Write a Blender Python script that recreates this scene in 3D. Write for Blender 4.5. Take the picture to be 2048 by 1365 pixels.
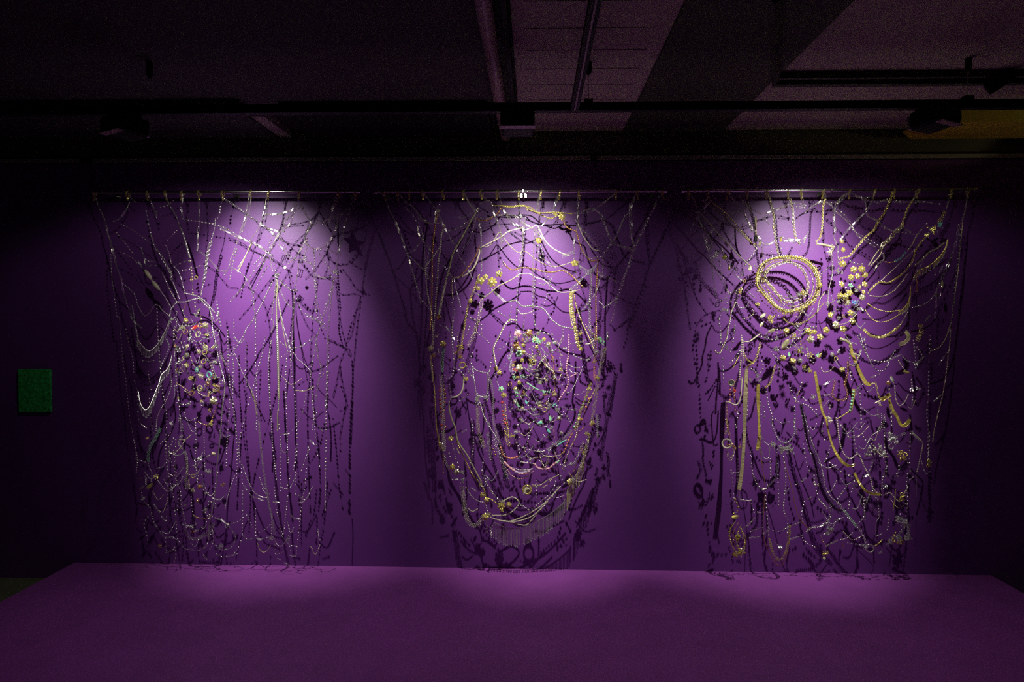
import bpy, math, random
import numpy as np
from mathutils import Vector, Matrix, Euler

for _o in list(bpy.data.objects): bpy.data.objects.remove(_o, do_unlink=True)
SC = bpy.context.scene
COL = SC.collection
rng = np.random.default_rng(7)
random.seed(7)

# ------------------------------------------------------------------ camera
YAW, PITCH, ROLL, FPX = 0.031927, -0.031932, 0.002429, 1383.5
CAM = np.array([0.0, -4.11, 1.6])
_f = np.array([-math.sin(YAW) * math.cos(PITCH), math.cos(YAW) * math.cos(PITCH), math.sin(PITCH)])
_r = np.array([math.cos(YAW), math.sin(YAW), 0.0])
_u = np.cross(_r, _f)
_c, _s = math.cos(ROLL), math.sin(ROLL)
_r, _u = _c * _r + _s * _u, -_s * _r + _c * _u
cam_data = bpy.data.cameras.new('camera')
cam_data.sensor_width = 36.0
cam_data.lens = FPX / 2048.0 * 36.0
cam_data.clip_start = 0.05
cam = bpy.data.objects.new('camera', cam_data)
COL.objects.link(cam)
cam.matrix_world = Matrix(((_r[0], _u[0], -_f[0], CAM[0]), (_r[1], _u[1], -_f[1], CAM[1]),
                           (_r[2], _u[2], -_f[2], CAM[2]), (0, 0, 0, 1)))
SC.camera = cam

# ------------------------------------------------------------------ light
SC.view_settings.view_transform = 'Standard'
SC.view_settings.look = 'None'
SC.view_settings.gamma = 1.0
SC.view_settings.use_curve_mapping = False
SC.view_settings.exposure = 0.0
SC.cycles.max_bounces = 6
SC.cycles.sample_clamp_indirect = 0.5
SC.cycles.sample_clamp_direct = 0.0
SC.cycles.use_adaptive_sampling = True
SC.cycles.use_denoising = False
world = bpy.data.worlds.new('world')
SC.world = world
world.use_nodes = True
world.node_tree.nodes['Background'].inputs[0].default_value = (0.50, 0.52, 0.48, 1)
world.node_tree.nodes['Background'].inputs[1].default_value = 0.010

LAMP_POS = [(-1.79, -1.0, 2.44), (-0.073, -1.0, 2.447), (1.684, -1.0, 2.453)]
LAMP_AIM = [(-1.60, 0.0, 1.50), (0.0, 0.0, 1.50), (1.53, 0.0, 1.50)]
BEAM = (165, 178, 160)
for i, (p, a) in enumerate(zip(LAMP_POS, LAMP_AIM)):
    # each lamp gives a tall oval main beam and the wide weak spill of its reflector; an added weak spot brightens the floor
    for energy, target, size, blend, oval in ((BEAM[i], a, 78, 1.0, (0.69, 0.55, 0.69)[i]), (BEAM[i] * 0.040, (p[0] * 1.08, -0.1, 1.0), 116, 0.45, 1.2),
                                              (BEAM[i] * 0.016, (p[0] * 1.1, -1.5, 0.4), 100, 0.7, 1.25)):
        ld = bpy.data.lights.new('spot', 'SPOT')
        ld.energy = energy
        ld.color = (1.0, 0.97, 0.90)
        ld.spot_size = math.radians(size)
        ld.spot_blend = blend
        ld.shadow_soft_size = 0.012
        lo = bpy.data.objects.new('spot_light', ld)
        COL.objects.link(lo)
        lo.location = p
        lo.rotation_euler = (Vector(target) - Vector(p)).to_track_quat('-Z', 'Y').to_euler()
        lo.scale = (oval, 1.0, 1.0)
# an added warm spot, unseen beyond the right edge of the picture, lights the yellow bulkhead
ld = bpy.data.lights.new('added_warm_spot', 'SPOT')
ld.energy = 3.0
ld.color = (1.0, 0.85, 0.5)
ld.spot_size = math.radians(30)
ld.shadow_soft_size = 0.03
lo = bpy.data.objects.new('added_warm_spot', ld)
COL.objects.link(lo)
lo.location = (3.7, -0.95, 2.3)
lo.rotation_euler = (Vector((2.75, -0.4, 2.70)) - Vector(lo.location)).to_track_quat('-Z', 'Y').to_euler()

# ------------------------------------------------------------------ pixel to point
def ray(u, v):
    return _f * FPX + _r * (u - 1024.0) - _u * (v - 682.5)
def at(u, v, axis, val):
    d = ray(u, v)
    return CAM + d * ((val - CAM[axis]) / d[axis])
def on_plane(uv, d):
    """pixels (n,2) to points on the plane(s) y = -d"""
    uv = np.asarray(uv, float)
    D = _f[None] * FPX + np.outer(uv[:, 0] - 1024.0, _r) - np.outer(uv[:, 1] - 682.5, _u)
    t = (-np.asarray(d, float) - CAM[1]) / D[:, 1]
    return CAM[None] + D * t[:, None]
PX = 4.0 / FPX            # one pixel of the photograph in metres at the hangings

# ------------------------------------------------------------------ materials
def mat(name, col, rough=0.5, metal=0.0, noise=0.0, scale=40.0, bump=0.0, spec=0.5, coat=0.0, bscale=None):
    m = bpy.data.materials.new(name)
    m.use_nodes = True
    nt = m.node_tree
    b = nt.nodes['Principled BSDF']
    b.inputs['Base Color'].default_value = (*col, 1)
    b.inputs['Roughness'].default_value = rough
    b.inputs['Metallic'].default_value = metal
    b.inputs['Specular IOR Level'].default_value = spec
    b.inputs['Coat Weight'].default_value = coat
    tc = nt.nodes.new('ShaderNodeTexCoord')
    if noise > 0:
        n = nt.nodes.new('ShaderNodeTexNoise')
        n.inputs['Scale'].default_value = scale
        n.inputs['Detail'].default_value = 3
        nt.links.new(tc.outputs['Object'], n.inputs['Vector'])
        r = nt.nodes.new('ShaderNodeValToRGB')
        r.color_ramp.elements[0].position = 0.3
        r.color_ramp.elements[1].position = 0.7
        r.color_ramp.elements[0].color = (*[c * (1 - noise) for c in col], 1)
        r.color_ramp.elements[1].color = (*[min(1, c * (1 + noise)) for c in col], 1)
        nt.links.new(n.outputs['Fac'], r.inputs['Fac'])
        nt.links.new(r.outputs['Color'], b.inputs['Base Color'])
    if bump > 0:
        n2 = nt.nodes.new('ShaderNodeTexNoise')
        n2.inputs['Scale'].default_value = bscale or scale
        n2.inputs['Detail'].default_value = 2
        nt.links.new(tc.outputs['Object'], n2.inputs['Vector'])
        bp = nt.nodes.new('ShaderNodeBump')
        bp.inputs['Strength'].default_value = bump
        bp.inputs['Distance'].default_value = 0.003
        nt.links.new(n2.outputs['Fac'], bp.inputs['Height'])
        nt.links.new(bp.outputs['Normal'], b.inputs['Normal'])
    return m

M = {
    'wall': mat('purple_wall_paint', (0.155, 0.038, 0.234), 0.47, noise=0.05, scale=3, bump=0.25, bscale=150, spec=0.40),
    'plinth': mat('purple_plinth_paint', (0.380, 0.085, 0.450), 0.55, noise=0.08, scale=5, bump=0.2, bscale=120, spec=0.3),
    'floor': mat('dark_concrete', (0.16, 0.17, 0.10), 0.6, noise=0.2, scale=6),
    'upper': mat('grey_olive_plaster', (0.17, 0.165, 0.10), 0.8, noise=0.08, scale=9),
    'trim': mat('pale_trim', (0.42, 0.40, 0.33), 0.5, noise=0.04, scale=20),
    'ceil_dark': mat('dark_ceiling_paint', (0.060, 0.055, 0.050), 0.85, noise=0.15, scale=4),
    'ceil_pink': mat('pale_ceiling_board', (0.50, 0.47, 0.34), 0.8, noise=0.05, scale=8),
    'beam': mat('olive_beam_paint', (0.05, 0.055, 0.03), 0.8, noise=0.1, scale=6),
    'pipe': mat('painted_pipe', (0.40, 0.30, 0.24), 0.45, noise=0.06, scale=10),
    'black': mat('black_track_metal', (0.010, 0.010, 0.010), 0.65, noise=0.1, scale=30, spec=0.15),
    'yellow': mat('yellow_surface', (0.72, 0.60, 0.05), 0.7, noise=0.06, scale=12),
    'sign': mat('green_sign_print', (0.03, 0.48, 0.09), 0.6, noise=0.55, scale=60),
    'void': mat('black_gap', (0.005, 0.005, 0.005), 0.9),
    'gold': mat('gold_metal', (0.95, 0.78, 0.20), 0.26, metal=0.72, noise=0.15, scale=90),
    'palegold': mat('pale_gold_metal', (0.95, 0.86, 0.50), 0.26, metal=0.75, noise=0.12, scale=90),
    'silver': mat('silver_metal', (0.92, 0.92, 0.80), 0.22, metal=0.88, noise=0.1, scale=90),
    'steel': mat('bright_steel_rod', (0.75, 0.75, 0.70), 0.16, metal=1.0, noise=0.05, scale=60),
    'wire': mat('wire_metal', (0.88, 0.85, 0.66), 0.25, metal=0.85, noise=0.1, scale=90),
    'pearl': mat('pearl_cream', (0.70, 0.65, 0.46), 0.26, noise=0.05, scale=70, coat=0.4),
    'crystal': mat('cut_glass_bead', (0.80, 0.86, 0.78), 0.10, metal=0.60, noise=0.1, scale=90, spec=1.0),
    'copper': mat('copper_bead', (0.72, 0.40, 0.16), 0.25, metal=0.80, noise=0.12, scale=90),
    'coral': mat('coral_bead', (0.85, 0.30, 0.12), 0.30, noise=0.15, scale=80, coat=0.4),
    'pink': mat('pink_bead', (0.85, 0.45, 0.50), 0.30, noise=0.15, scale=80, coat=0.4),
    'red': mat('red_bead', (0.50, 0.04, 0.03), 0.30, noise=0.15, scale=80, coat=0.4),
    'teal': mat('teal_bead', (0.16, 0.58, 0.50), 0.28, noise=0.15, scale=80, coat=0.4),
    'green': mat('green_bead', (0.30, 0.62, 0.36), 0.28, noise=0.15, scale=80, coat=0.4),
    'blue': mat('blue_bead', (0.10, 0.25, 0.55), 0.28, noise=0.15, scale=80, coat=0.4),
    'mauve': mat('mauve_bead', (0.60, 0.52, 0.75), 0.28, noise=0.15, scale=80, coat=0.4),
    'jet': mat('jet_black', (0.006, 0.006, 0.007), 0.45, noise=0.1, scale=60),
}

# ------------------------------------------------------------------ mesh helpers
class MB:
    def __init__(s):
        s.v = []; s.f = []; s.n = 0
    def add(s, V, F):
        V = np.asarray(V, float).reshape(-1, 3); F = np.asarray(F, int)
        s.v.append(V); s.f.append(F + s.n); s.n += len(V)
    def box(s, c, size, R=None):
        V = np.array([[x, y, z] for x in (-.5, .5) for y in (-.5, .5) for z in (-.5, .5)]) * np.array(size)
        if R is not None: V = V @ np.array(R).T
        s.add(V + np.array(c), [[0, 1, 3, 2], [4, 6, 7, 5], [0, 4, 5, 1], [2, 3, 7, 6], [0, 2, 6, 4], [1, 5, 7, 3]])
    def bev_box(s, c, size, b, R=None):
        """a box with chamfered long edges (octagon profile in x-z, also chamfered front and back)"""
        sx, sy, sz = np.array(size) / 2
        V = []
        for y, k in ((-sy, b), (-sy + b, 0), (sy - b, 0), (sy, b)):
            x, z = sx - k, sz - k
            for px, pz in ((x - b, z), (x, z - b), (x, -z + b), (x - b, -z), (-x + b, -z), (-x, -z + b), (-x, z - b), (-x + b, z)):
                V.append((px, y, pz))
        V = np.array(V)
        if R is not None: V = V @ np.array(R).T
        Fq = []
        for k in range(3):
            for i in range(8):
                j = (i + 1) % 8
                Fq.append([8 * k + i, 8 * k + j, 8 * k + 8 + j, 8 * k + 8 + i])
        s.add(V + np.array(c), Fq)
        s.add(V + np.array(c), [[0, 1, 2, 3], [0, 3, 4, 7], [4, 5, 6, 7]])
        s.add(V[24:] + np.array(c), [[3, 2, 1, 0], [7, 4, 3, 0], [7, 6, 5, 4]])
    def tube(s, P, r, n=6, caps=True, closed=False):
        P = np.asarray(P, float)
        r = np.broadcast_to(np.asarray(r, float), (len(P),))
        if closed:
            T = np.roll(P, -1, 0) - np.roll(P, 1, 0)
        else:
            T = np.gradient(P, axis=0)
        T /= np.linalg.norm(T, axis=1)[:, None] + 1e-12
        ref = np.array([0.03, 1.0, 0.05])
        A = np.cross(T, ref); bad = np.linalg.norm(A, axis=1) < 0.15
        A[bad] = np.cross(T[bad], np.array([1.0, 0.1, 0.2]))
        A /= np.linalg.norm(A, axis=1)[:, None]
        B = np.cross(T, A)
        t = np.arange(n) * 2 * math.pi / n
        V = P[:, None] + r[:, None, None] * (np.cos(t)[None, :, None] * A[:, None] + np.sin(t)[None, :, None] * B[:, None])
        k = len(P); i = np.arange(k if closed else k - 1); j = np.arange(n)
        I, J = np.meshgrid(i, j, indexing='ij'); I2 = (I + 1) % k; J2 = (J + 1) % n
        F = np.stack([I * n + J, I * n + J2, I2 * n + J2, I2 * n + J], -1).reshape(-1, 4)
        s.add(V.reshape(-1, 3), F)
        if caps and not closed:
            V = V.reshape(-1, 3)
            for ring, c in ((V[:n][::-1], P[0]), (V[-n:], P[-1])):
                VV = np.vstack([ring, c[None]])
                s.add(VV, [[a, (a + 1) % n, n, n] for a in range(n)])
    def many(s, V0, F0, P, S, R=None):
        """copies of a small mesh at points P, sizes S (n,) or (n,3), rotations R (n,3,3)"""
        P = np.asarray(P, float)
        if len(P) == 0: return
        S = np.asarray(S, float)
        if S.ndim == 1: S = S[:, None]
        V = V0[None] * S[:, None, :]
        if R is not None: V = np.einsum('nij,nkj->nki', R, V)
        V = V + P[:, None]
        k = len(V0)
        F = F0[None] + (np.arange(len(P)) * k)[:, None, None]
        s.add(V.reshape(-1, 3), F.reshape(-1, F0.shape[1]))
    def build(s, name, m, parent=None, smooth=False, origin=None):
        me = bpy.data.meshes.new(name)
        V = np.concatenate(s.v) if s.v else np.zeros((0, 3))
        o = bpy.data.objects.new(name, me)
        COL.objects.link(o)
        org = np.zeros(3)
        if parent is not None:
            o.parent = parent
            org = np.array(parent.matrix_basis.translation) if parent.parent is None else \
                np.array(parent.matrix_basis.translation) + np.array(parent.parent.matrix_basis.translation)
        elif origin is not None:
            org = np.array(origin, float); o.location = org
        V = V - org
        faces = []
        for F in s.f:
            for q in F.tolist():
                if len(q) == 4 and q[2] == q[3]: q = q[:3]
                faces.append(q)
        me.from_pydata(V.tolist(), [], faces)
        if smooth: me.polygons.foreach_set('use_smooth', [True] * len(me.polygons))
        me.materials.append(m if not isinstance(m, str) else M[m])
        me.update()
        return o

def tag(o, label=None, cat=None, group=None, kind=None):
    if label: o['label'] = label
    if cat: o['category'] = cat
    if group: o['group'] = group
    if kind: o['kind'] = kind
    return o
def empty(name, loc, label=None, cat=None, group=None):
    o = bpy.data.objects.new(name, None)
    o.empty_display_size = 0.05
    o.location = loc
    COL.objects.link(o)
    return tag(o, label, cat, group)
def box_between(lo, hi):
    mb = MB(); lo = np.array(lo, float); hi = np.array(hi, float)
    mb.box((lo + hi) / 2, hi - lo)
    return mb

# ------------------------------------------------------------------ the room
CEIL, WTOP = 2.73, 2.528
tag(box_between((-6, -6.5, -0.1), (6, 1.5, 0)).build('floor', 'floor'), kind='structure')
tag(box_between((-6, 0, 0), (6, 0.12, WTOP)).build('wall_back', 'wall'), kind='structure')
tag(box_between((-6, 0.03, WTOP + 0.001), (6, 0.15, 3.2)).build('wall_upper', 'upper'), kind='structure')
tag(box_between((-6, -6.5, CEIL), (6, 1.5, CEIL + 0.15)).build('ceiling', 'ceil_dark'), kind='structure')
# pale trim along the head of the purple wall, in three lengths with dark joint blocks
jx = [at(175, 320, 1, 0)[0], at(1187, 317, 1, 0)[0]]
tr = tag(box_between((-5.9, -0.004, WTOP + 0.001), (5.9, 0.03, WTOP + 0.006)).build('trim_1', 'black'), kind='structure')
for a, b in ((-5.9, jx[0] - 0.04), (jx[0] + 0.04, jx[1] - 0.018), (jx[1] + 0.018, 5.9)):
    box_between((a, -0.012, WTOP + 0.007), (b, 0.028, WTOP + 0.029)).build('trim_strip', 'trim', tr)
for x, w in ((jx[0], 0.039), (jx[1], 0.017)):
    box_between((x - w, -0.015, WTOP + 0.007), (x + w, 0.029, WTOP + 0.031)).build('joint_block', 'black', tr)
tag(box_between((-5.9, 0.01, WTOP + 0.034), (5.9, 0.029, WTOP + 0.046)).build('trim_2', 'void'), kind='structure')

# raised purple plinth below the hangings
pl = tag(box_between((-2.81, -2.6, 0.0005), (2.69, -0.002, 0.1)).build('plinth', 'plinth', origin=(0, -1.2, 0)),
         'long low purple plinth on the floor at the foot of the purple wall', 'plinth')

# ceiling boards between the pipe and the beam
xl, xr = at(1030, 120, 2, CEIL)[0], at(1320, 95, 2, CEIL)[0]
cb = tag(box_between((xl, -2.6, CEIL - 0.004), (xr, -0.001, CEIL - 0.001)).build('trim_3', 'void'), kind='structure')
ys = [-2.6] + [at(1150, v, 2, CEIL)[1] for v in (-12, 44.5, 89, 127, 160, 190.5)] + [0.02]
for a, b in zip(ys[:-1], ys[1:]):
    if b - a < 0.02: continue
    box_between((xl + 0.045, a + 0.004, CEIL - 0.022), (xr - 0.06, b - 0.004, CEIL - 0.004)).build('ceiling_board', 'ceil_pink', cb)
for a, b in ((xl, xl + 0.045), (xr - 0.06, xr)):
    box_between((a, -2.6, CEIL - 0.022), (b, 0.02, CEIL - 0.004)).build('edge_board', 'ceil_pink', cb)
# dark shadow-gap batten left of the boards
tag(box_between((xl - 0.03, -2.6, CEIL - 0.06), (xl - 0.012, 0.02, CEIL - 0.001)).build('trim_4', 'black'), kind='structure')
# beam right of the boards
bx1 = at(1575, 120, 2, CEIL)[0]
tag(box_between((xr + 0.002, -2.6, CEIL - 0.03), (bx1, 0.02, CEIL - 0.0005)).build('beam', 'beam'), kind='structure')
# pale ceiling field at the right with a bar frame under it
tag(box_between((bx1 + 0.002, -2.6, CEIL - 0.02), (2.9, 0.02, CEIL - 0.0005)).build('trim_5', 'ceil_pink'), kind='structure')
p0, p1 = at(1547, 166, 2, CEIL - 0.045), at(2010, 161, 2, CEIL - 0.045)
fr = empty('ceiling_frame', (p0[0], p0[1], CEIL - 0.021), 'dark slim bar frame fixed under the pale ceiling field at the right', 'frame')
box_between((p0[0], p0[1] - 0.02, CEIL - 0.06), (p1[0] + 0.3, p0[1] + 0.02, CEIL - 0.021)).build('front_bar', 'beam', fr)
box_between((p0[0], p0[1] - 0.075, CEIL - 0.05), (p1[0] + 0.3, p0[1] - 0.055, CEIL - 0.021)).build('rear_bar', 'beam', fr)
q = at(1552, 0, 2, CEIL - 0.045)
mb = MB(); mb.tube([(p0[0] + 0.01, p0[1], CEIL - 0.04), (q[0], q[1], CEIL - 0.04)], 0.02, 4)
mb.build('side_bar', 'beam', fr)
# pipe
pa, pb = at(965, 0, 2, CEIL - 0.05), at(1008, 250, 2, CEIL - 0.05)
mb = MB(); mb.tube([(pb[0], 0.02, pb[2]), (pb[0] * .5 + pa[0] * .5, -0.6, pb[2]), (pa[0], -2.6, pa[2])], 0.031, 14)
pipe = mb.build('ceiling_pipe', 'pipe', smooth=True, origin=(pb[0], 0, pb[2]))
tag(pipe, 'round pinkish pipe running along the ceiling towards the purple wall', 'pipe')
mb = MB()
for y in (-0.35, -1.0):
    mb = MB(); mb.box((pb[0], y, CEIL - 0.02), (0.05, 0.02, 0.04)); mb.build('pipe_clip', 'black', pipe)
# dark duct box at the left and the small pale block beside it
tag(box_between((at(20, 240, 1, -0.02)[0] - 2, -0.55, CEIL - 0.055), (at(543, 240, 1, -0.1)[0], 0.02, CEIL - 0.0005)).build('ceiling_duct', 'ceil_dark', origin=(-2, -0.3, CEIL)),
    'long dark flat duct under the ceiling at the upper left', 'duct')
c0, c1 = at(546, 262, 1, -0.05), at(574, 262, 1, -0.05)
tag(box_between((c0[0], -0.4, CEIL - 0.045), (c1[0], 0.028, CEIL - 0.0005)).build('ceiling_block', 'ceil_pink', origin=((c0[0] + c1[0]) / 2, -0.2, CEIL)),
    'small pale block under the ceiling at the end of the dark duct', 'block')
c2, c3 = at(612, 258, 1, -0.05), at(985, 258, 1, -0.05)
tag(box_between((c2[0], -0.5, CEIL - 0.05), (c3[0], 0.028, CEIL - 0.0005)).build('ceiling_duct', 'void', origin=((c2[0] + c3[0]) / 2, -0.2, CEIL)),
    'black flat duct under the ceiling between pale block and pipe', 'duct')
# yellow bulkhead at the right, an evenly yellow box with a pointed end
yz = at(1950, 244, 1, -0.4)[2]
yx0, yx1 = at(1873, 232, 1, -0.4)[0], at(1892, 232, 1, -0.4)[0]
ym = (yz + CEIL - 0.021) / 2
mb = MB()
V = [(x, y, z) for y in (-0.4, -0.06) for x, z in ((yx0, ym), (yx1, yz), (4.2, yz), (4.2, CEIL - 0.021), (yx1 + 0.03, CEIL - 0.021))]
mb.add(V, [[0, 1, 4, 4], [1, 2, 3, 4], [5, 9, 6, 6], [6, 9, 8, 7]])
mb.add(V, [[k, 5 + k, 5 + (k + 1) % 5, (k + 1) % 5] for k in range(5)])
tag(mb.build('yellow_bulkhead', 'yellow', origin=(3.2, -0.2, 2.7)), 'yellow box beam with a pointed end under the ceiling at the right edge', 'beam')
# green text panel at the left
g0, g1 = at(36, 739, 1, -0.02), at(100, 824.5, 1, -0.02)
sg = box_between((g0[0], -0.02, g1[2]), (g1[0], -0.0005, g0[2])).build('wall_sign', 'sign', origin=((g0[0] + g1[0]) / 2, 0, (g0[2] + g1[2]) / 2))
tag(sg, 'green wall text panel on the dark wall left of the hangings', 'sign')

# ------------------------------------------------------------------ track and lamps
TZ = at(1037, 216, 1, -1.08)[2]
trk = empty('lighting_track', (0, -1.08, TZ), 'long black lighting track hung below the ceiling along the purple wall', 'track')
box_between((-3.6, -1.098, TZ - 0.018), (3.6, -1.062, TZ + 0.018)).build('rail', 'black', trk)
for u in (1177, 1935, 300):
    x = at(u, 200, 1, -1.08)[0]
    box_between((x - 0.018, -1.095, TZ + 0.0185), (x + 0.018, -1.065, TZ + 0.035)).build('clamp', 'black', trk)
    mb = MB(); mb.tube([(x, -1.08, TZ + 0.035), (x, -1.08, CEIL - 0.03)], 0.0015, 5); mb.build('suspension_wire', 'wire', trk)
    mb = MB(); mb.tube([(x, -1.08, CEIL - 0.075), (x, -1.08, CEIL - 0.06), (x, -1.08, CEIL - 0.005)], [0.008, 0.014, 0.014], 10)
    mb.build('wire_anchor', 'black', trk)
ra, rb = at(1185, 0, 2, TZ + 0.03), at(1147, 218, 2, TZ + 0.03)
tb = empty('lighting_track', (rb[0], -1.1, TZ + 0.03), 'short black lighting track crossing the pale ceiling boards', 'track')
mb = MB()
mb.box(((ra[0] + rb[0]) / 2, -1.85, TZ + 0.0), (0.034, 1.5, 0.034)); mb.build('rail', 'black', tb)
mb = MB(); mb.box(((ra[0] + rb[0]) / 2, -1.85, TZ - 0.0185), (0.006, 1.5, 0.002)); mb.build('conductor_strip', 'pipe', tb)

SIDE = ('left', 'middle', 'right')
for i, (p, a) in enumerate(zip(LAMP_POS, LAMP_AIM)):
    d = Vector(a) - Vector(p); d.normalize()
    yaw = (0.55, 0.0, -0.55)[i]
    R = np.array(Euler((-0.12, 0, -yaw)).to_matrix())
    c = np.array(p) + np.array((0, -0.112, -0.004))
    e = empty('track_lamp', (c[0], c[1], c[2] + 0.09), 'black boxy track lamp above the %s hanging' % SIDE[i], 'lamp')
    mb = MB(); mb.bev_box(c, (0.145, 0.15, 0.078), 0.012, R); mb.build('housing', 'black', e)
    mb = MB(); mb.box(c + R @ np.array((0, 0.079, 0)), (0.115, 0.008, 0.052), R); mb.build('lens', 'crystal', e)
    mb = MB(); mb.box(c + R @ np.array((0, -0.055, -0.041)), (0.15, 0.03, 0.004), R); mb.build('rear_lip', 'pipe', e)
    mb = MB(); mb.tube([(c[0] + 0.012, -1.08, TZ - 0.03), (c[0] + 0.012, c[1], c[2] + 0.03)], 0.012, 10); mb.build('stem', 'black', e)
    mb = MB(); mb.box((c[0] - 0.005, -1.08, TZ - 0.0295), (0.11, 0.03, 0.02)); mb.build('track_adapter', 'black', e)
# small sensor lamp hanging at the upper right
s0 = at(1985, 172, 1, -0.9)
se = empty('track_lamp', s0, 'small dark round lamp at the upper right corner near yellow bulkhead', 'lamp')
mb = MB(); mb.tube([s0 + np.array((-0.03, 0, -0.01)), s0 + np.array((0.0, -0.02, 0.01)), s0 + np.array((0.05, -0.05, 0.04))], [0.035, 0.037, 0.03], 12); mb.build('housing', 'black', se, smooth=True)
mb = MB(); mb.tube([s0 + np.array((0.0, -0.02, 0.01)), (s0[0], s0[1], CEIL - 0.02)], 0.008, 8); mb.build('stem', 'black', se)

# ------------------------------------------------------------------ small shapes
def sphere(nu=6, nv=4):
    V = [(0, 0, 1)]
    for j in range(1, nv):
        a = math.pi * j / nv
        for i in range(nu):
            b = 2 * math.pi * (i + 0.5 * (j % 2)) / nu
            V.append((math.sin(a) * math.cos(b), math.sin(a) * math.sin(b), math.cos(a)))
    V.append((0, 0, -1)); F = []; e = len(V) - 1
    for i in range(nu):
        k = (i + 1) % nu
        F.append((0, 1 + i, 1 + k))
        for j in range(nv - 2):
            a, b = 1 + j * nu + i, 1 + j * nu + k
            F += [(a, a + nu, b + nu), (a, b + nu, b)]
        a, b = 1 + (nv - 2) * nu + i, 1 + (nv - 2) * nu + k
        F.append((a, e, b))
    return np.array(V, float), np.array(F)
def loop_mesh(L, W, r, seg=10, n=4):
    """a racetrack ring of wire, long axis x, lying in the x-z plane"""
    t = np.arange(seg) * 2 * math.pi / seg + 0.3
    k = (L - W) / 2
    x = np.cos(t) * W / 2 + np.sign(np.cos(t)) * k
    z = np.sin(t) * W / 2
    C = np.stack([x, np.zeros(seg), z], 1)
    O = np.stack([np.cos(t), np.zeros(seg), np.sin(t)], 1)
    a = np.arange(n) * 2 * math.pi / n
    V = C[:, None] + r * (np.cos(a)[None, :, None] * O[:, None] + np.sin(a)[None, :, None] * np.array((0, 1, 0))[None, None])
    F = []
    for i in range(seg):
        for j in range(n):
            i2, j2 = (i + 1) % seg, (j + 1) % n
            F.append((i * n + j, i * n + j2, i2 * n + j2, i2 * n + j))
    return V.reshape(-1, 3), np.array(F)
SPH = sphere()
SPH_BIG = sphere(9, 6)
BOXM = (np.array([[x, y, z] for x in (-.5, .5) for y in (-.5, .5) for z in (-.5, .5)]),
        np.array([[0, 1, 3, 2], [4, 6, 7, 5], [0, 4, 5, 1], [2, 3, 7, 6], [0, 2, 6, 4], [1, 5, 7, 3]]))
_DIA = (np.array([(1, 0, 0), (0, 1, 0), (-1, 0, 0), (0, -1, 0), (0, 0, 1.4), (0, 0, -1.4)], float),
        np.array([(0, 1, 4), (1, 2, 4), (2, 3, 4), (3, 0, 4), (1, 0, 5), (2, 1, 5), (3, 2, 5), (0, 3, 5)]))
def frames(T, roll):
    """rotations whose x axis is T, turned by roll about it"""
    T = T / (np.linalg.norm(T, axis=1)[:, None] + 1e-12)
    ref = np.tile(np.array([0.02, 1.0, 0.03]), (len(T), 1))
    Z = np.cross(T, ref); Z /= np.linalg.norm(Z, axis=1)[:, None] + 1e-12
    Y = np.cross(Z, T)
    c, s = np.cos(roll)[:, None], np.sin(roll)[:, None]
    Y2 = c * Y + s * Z; Z2 = -s * Y + c * Z
    return np.stack([T, Y2, Z2], -1)
def smooth_path(pts, step=1.0, closed=False):
    P = np.asarray(pts, float)
    if len(P) == 2 and not closed:
        n = max(2, int(np.linalg.norm(P[1] - P[0]) / step) + 1)
        return P[0] + (P[1] - P[0]) * np.linspace(0, 1, n)[:, None]
    Q = np.vstack([P[-1:], P, P[:2]]) if closed else np.vstack([2 * P[:1] - P[1:2], P, 2 * P[-1:] - P[-2:-1]])
    out = []
    for i in range(1, len(Q) - 2):
        a, b, c, d = Q[i - 1:i + 3]
        n = max(2, int(np.linalg.norm(c - b) / 1.0) + 1)
        t = np.linspace(0, 1, n, endpoint=False)[:, None]
        out.append(0.5 * (2 * b + (c - a) * t + (2 * a - 5 * b + 4 * c - d) * t * t + (3 * b - a - 3 * c + d) * t ** 3))
    out.append(Q[-2:-1])
    C = np.vstack(out)
    return even(C, step)
def even(C, step):
    s = np.r_[0, np.cumsum(np.linalg.norm(np.diff(C, axis=0), axis=1))]
    n = max(2, int(round(s[-1] / step)) + 1)
    t = np.linspace(0, s[-1], n)
    return np.stack([np.interp(t, s, C[:, k]) for k in range(C.shape[1])], 1)
def tangents(P):
    return np.gradient(P, axis=0) if len(P) > 1 else np.array([[1.0, 0, 0]])

# ------------------------------------------------------------------ frames in which the strands were traced
FR = {'A1': (180, 360, 4.55), 'A2': (460, 360, 4.55), 'A3': (180, 640, 4.55), 'A4': (460, 640, 4.55), 'A5': (220, 880, 4.55),
      'A6': (430, 880, 4.55), 'B1': (750, 360, 4.55), 'B2': (1030, 360, 4.55), 'B3': (800, 620, 5.6875), 'B4': (1020, 620, 5.6875),
      'B5': (820, 840, 5.6875), 'B6': (1030, 840, 5.6875), 'B7': (880, 1000, 6.4), 'C1': (1320, 360, 4.55), 'C2': (1600, 360, 3.7917),
      'C3': (1400, 620, 5.6875), 'C4': (1600, 620, 4.0147), 'C5': (1400, 840, 4.265), 'C6': (1620, 860, 4.55), 'P': (0, 0, 1.0)}
LAMP_OF = {'A': 0, 'B': 1, 'C': 2}
SIDE_OF = {'A': 'left', 'B': 'middle', 'C': 'right'}
ADJ = {'gold': 'gold', 'palegold': 'pale gold', 'silver': 'silver', 'wire': 'wire', 'pearl': 'cream', 'crystal': 'glass', 'copper': 'copper',
       'coral': 'coral', 'pink': 'pink', 'red': 'red', 'teal': 'teal', 'green': 'green', 'blue': 'blue', 'mauve': 'mauve', 'jet': 'black', 'olive': 'olive'}
M['olive'] = mat('olive_cord', (0.42, 0.40, 0.22), 0.45, noise=0.15, scale=60)
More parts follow.
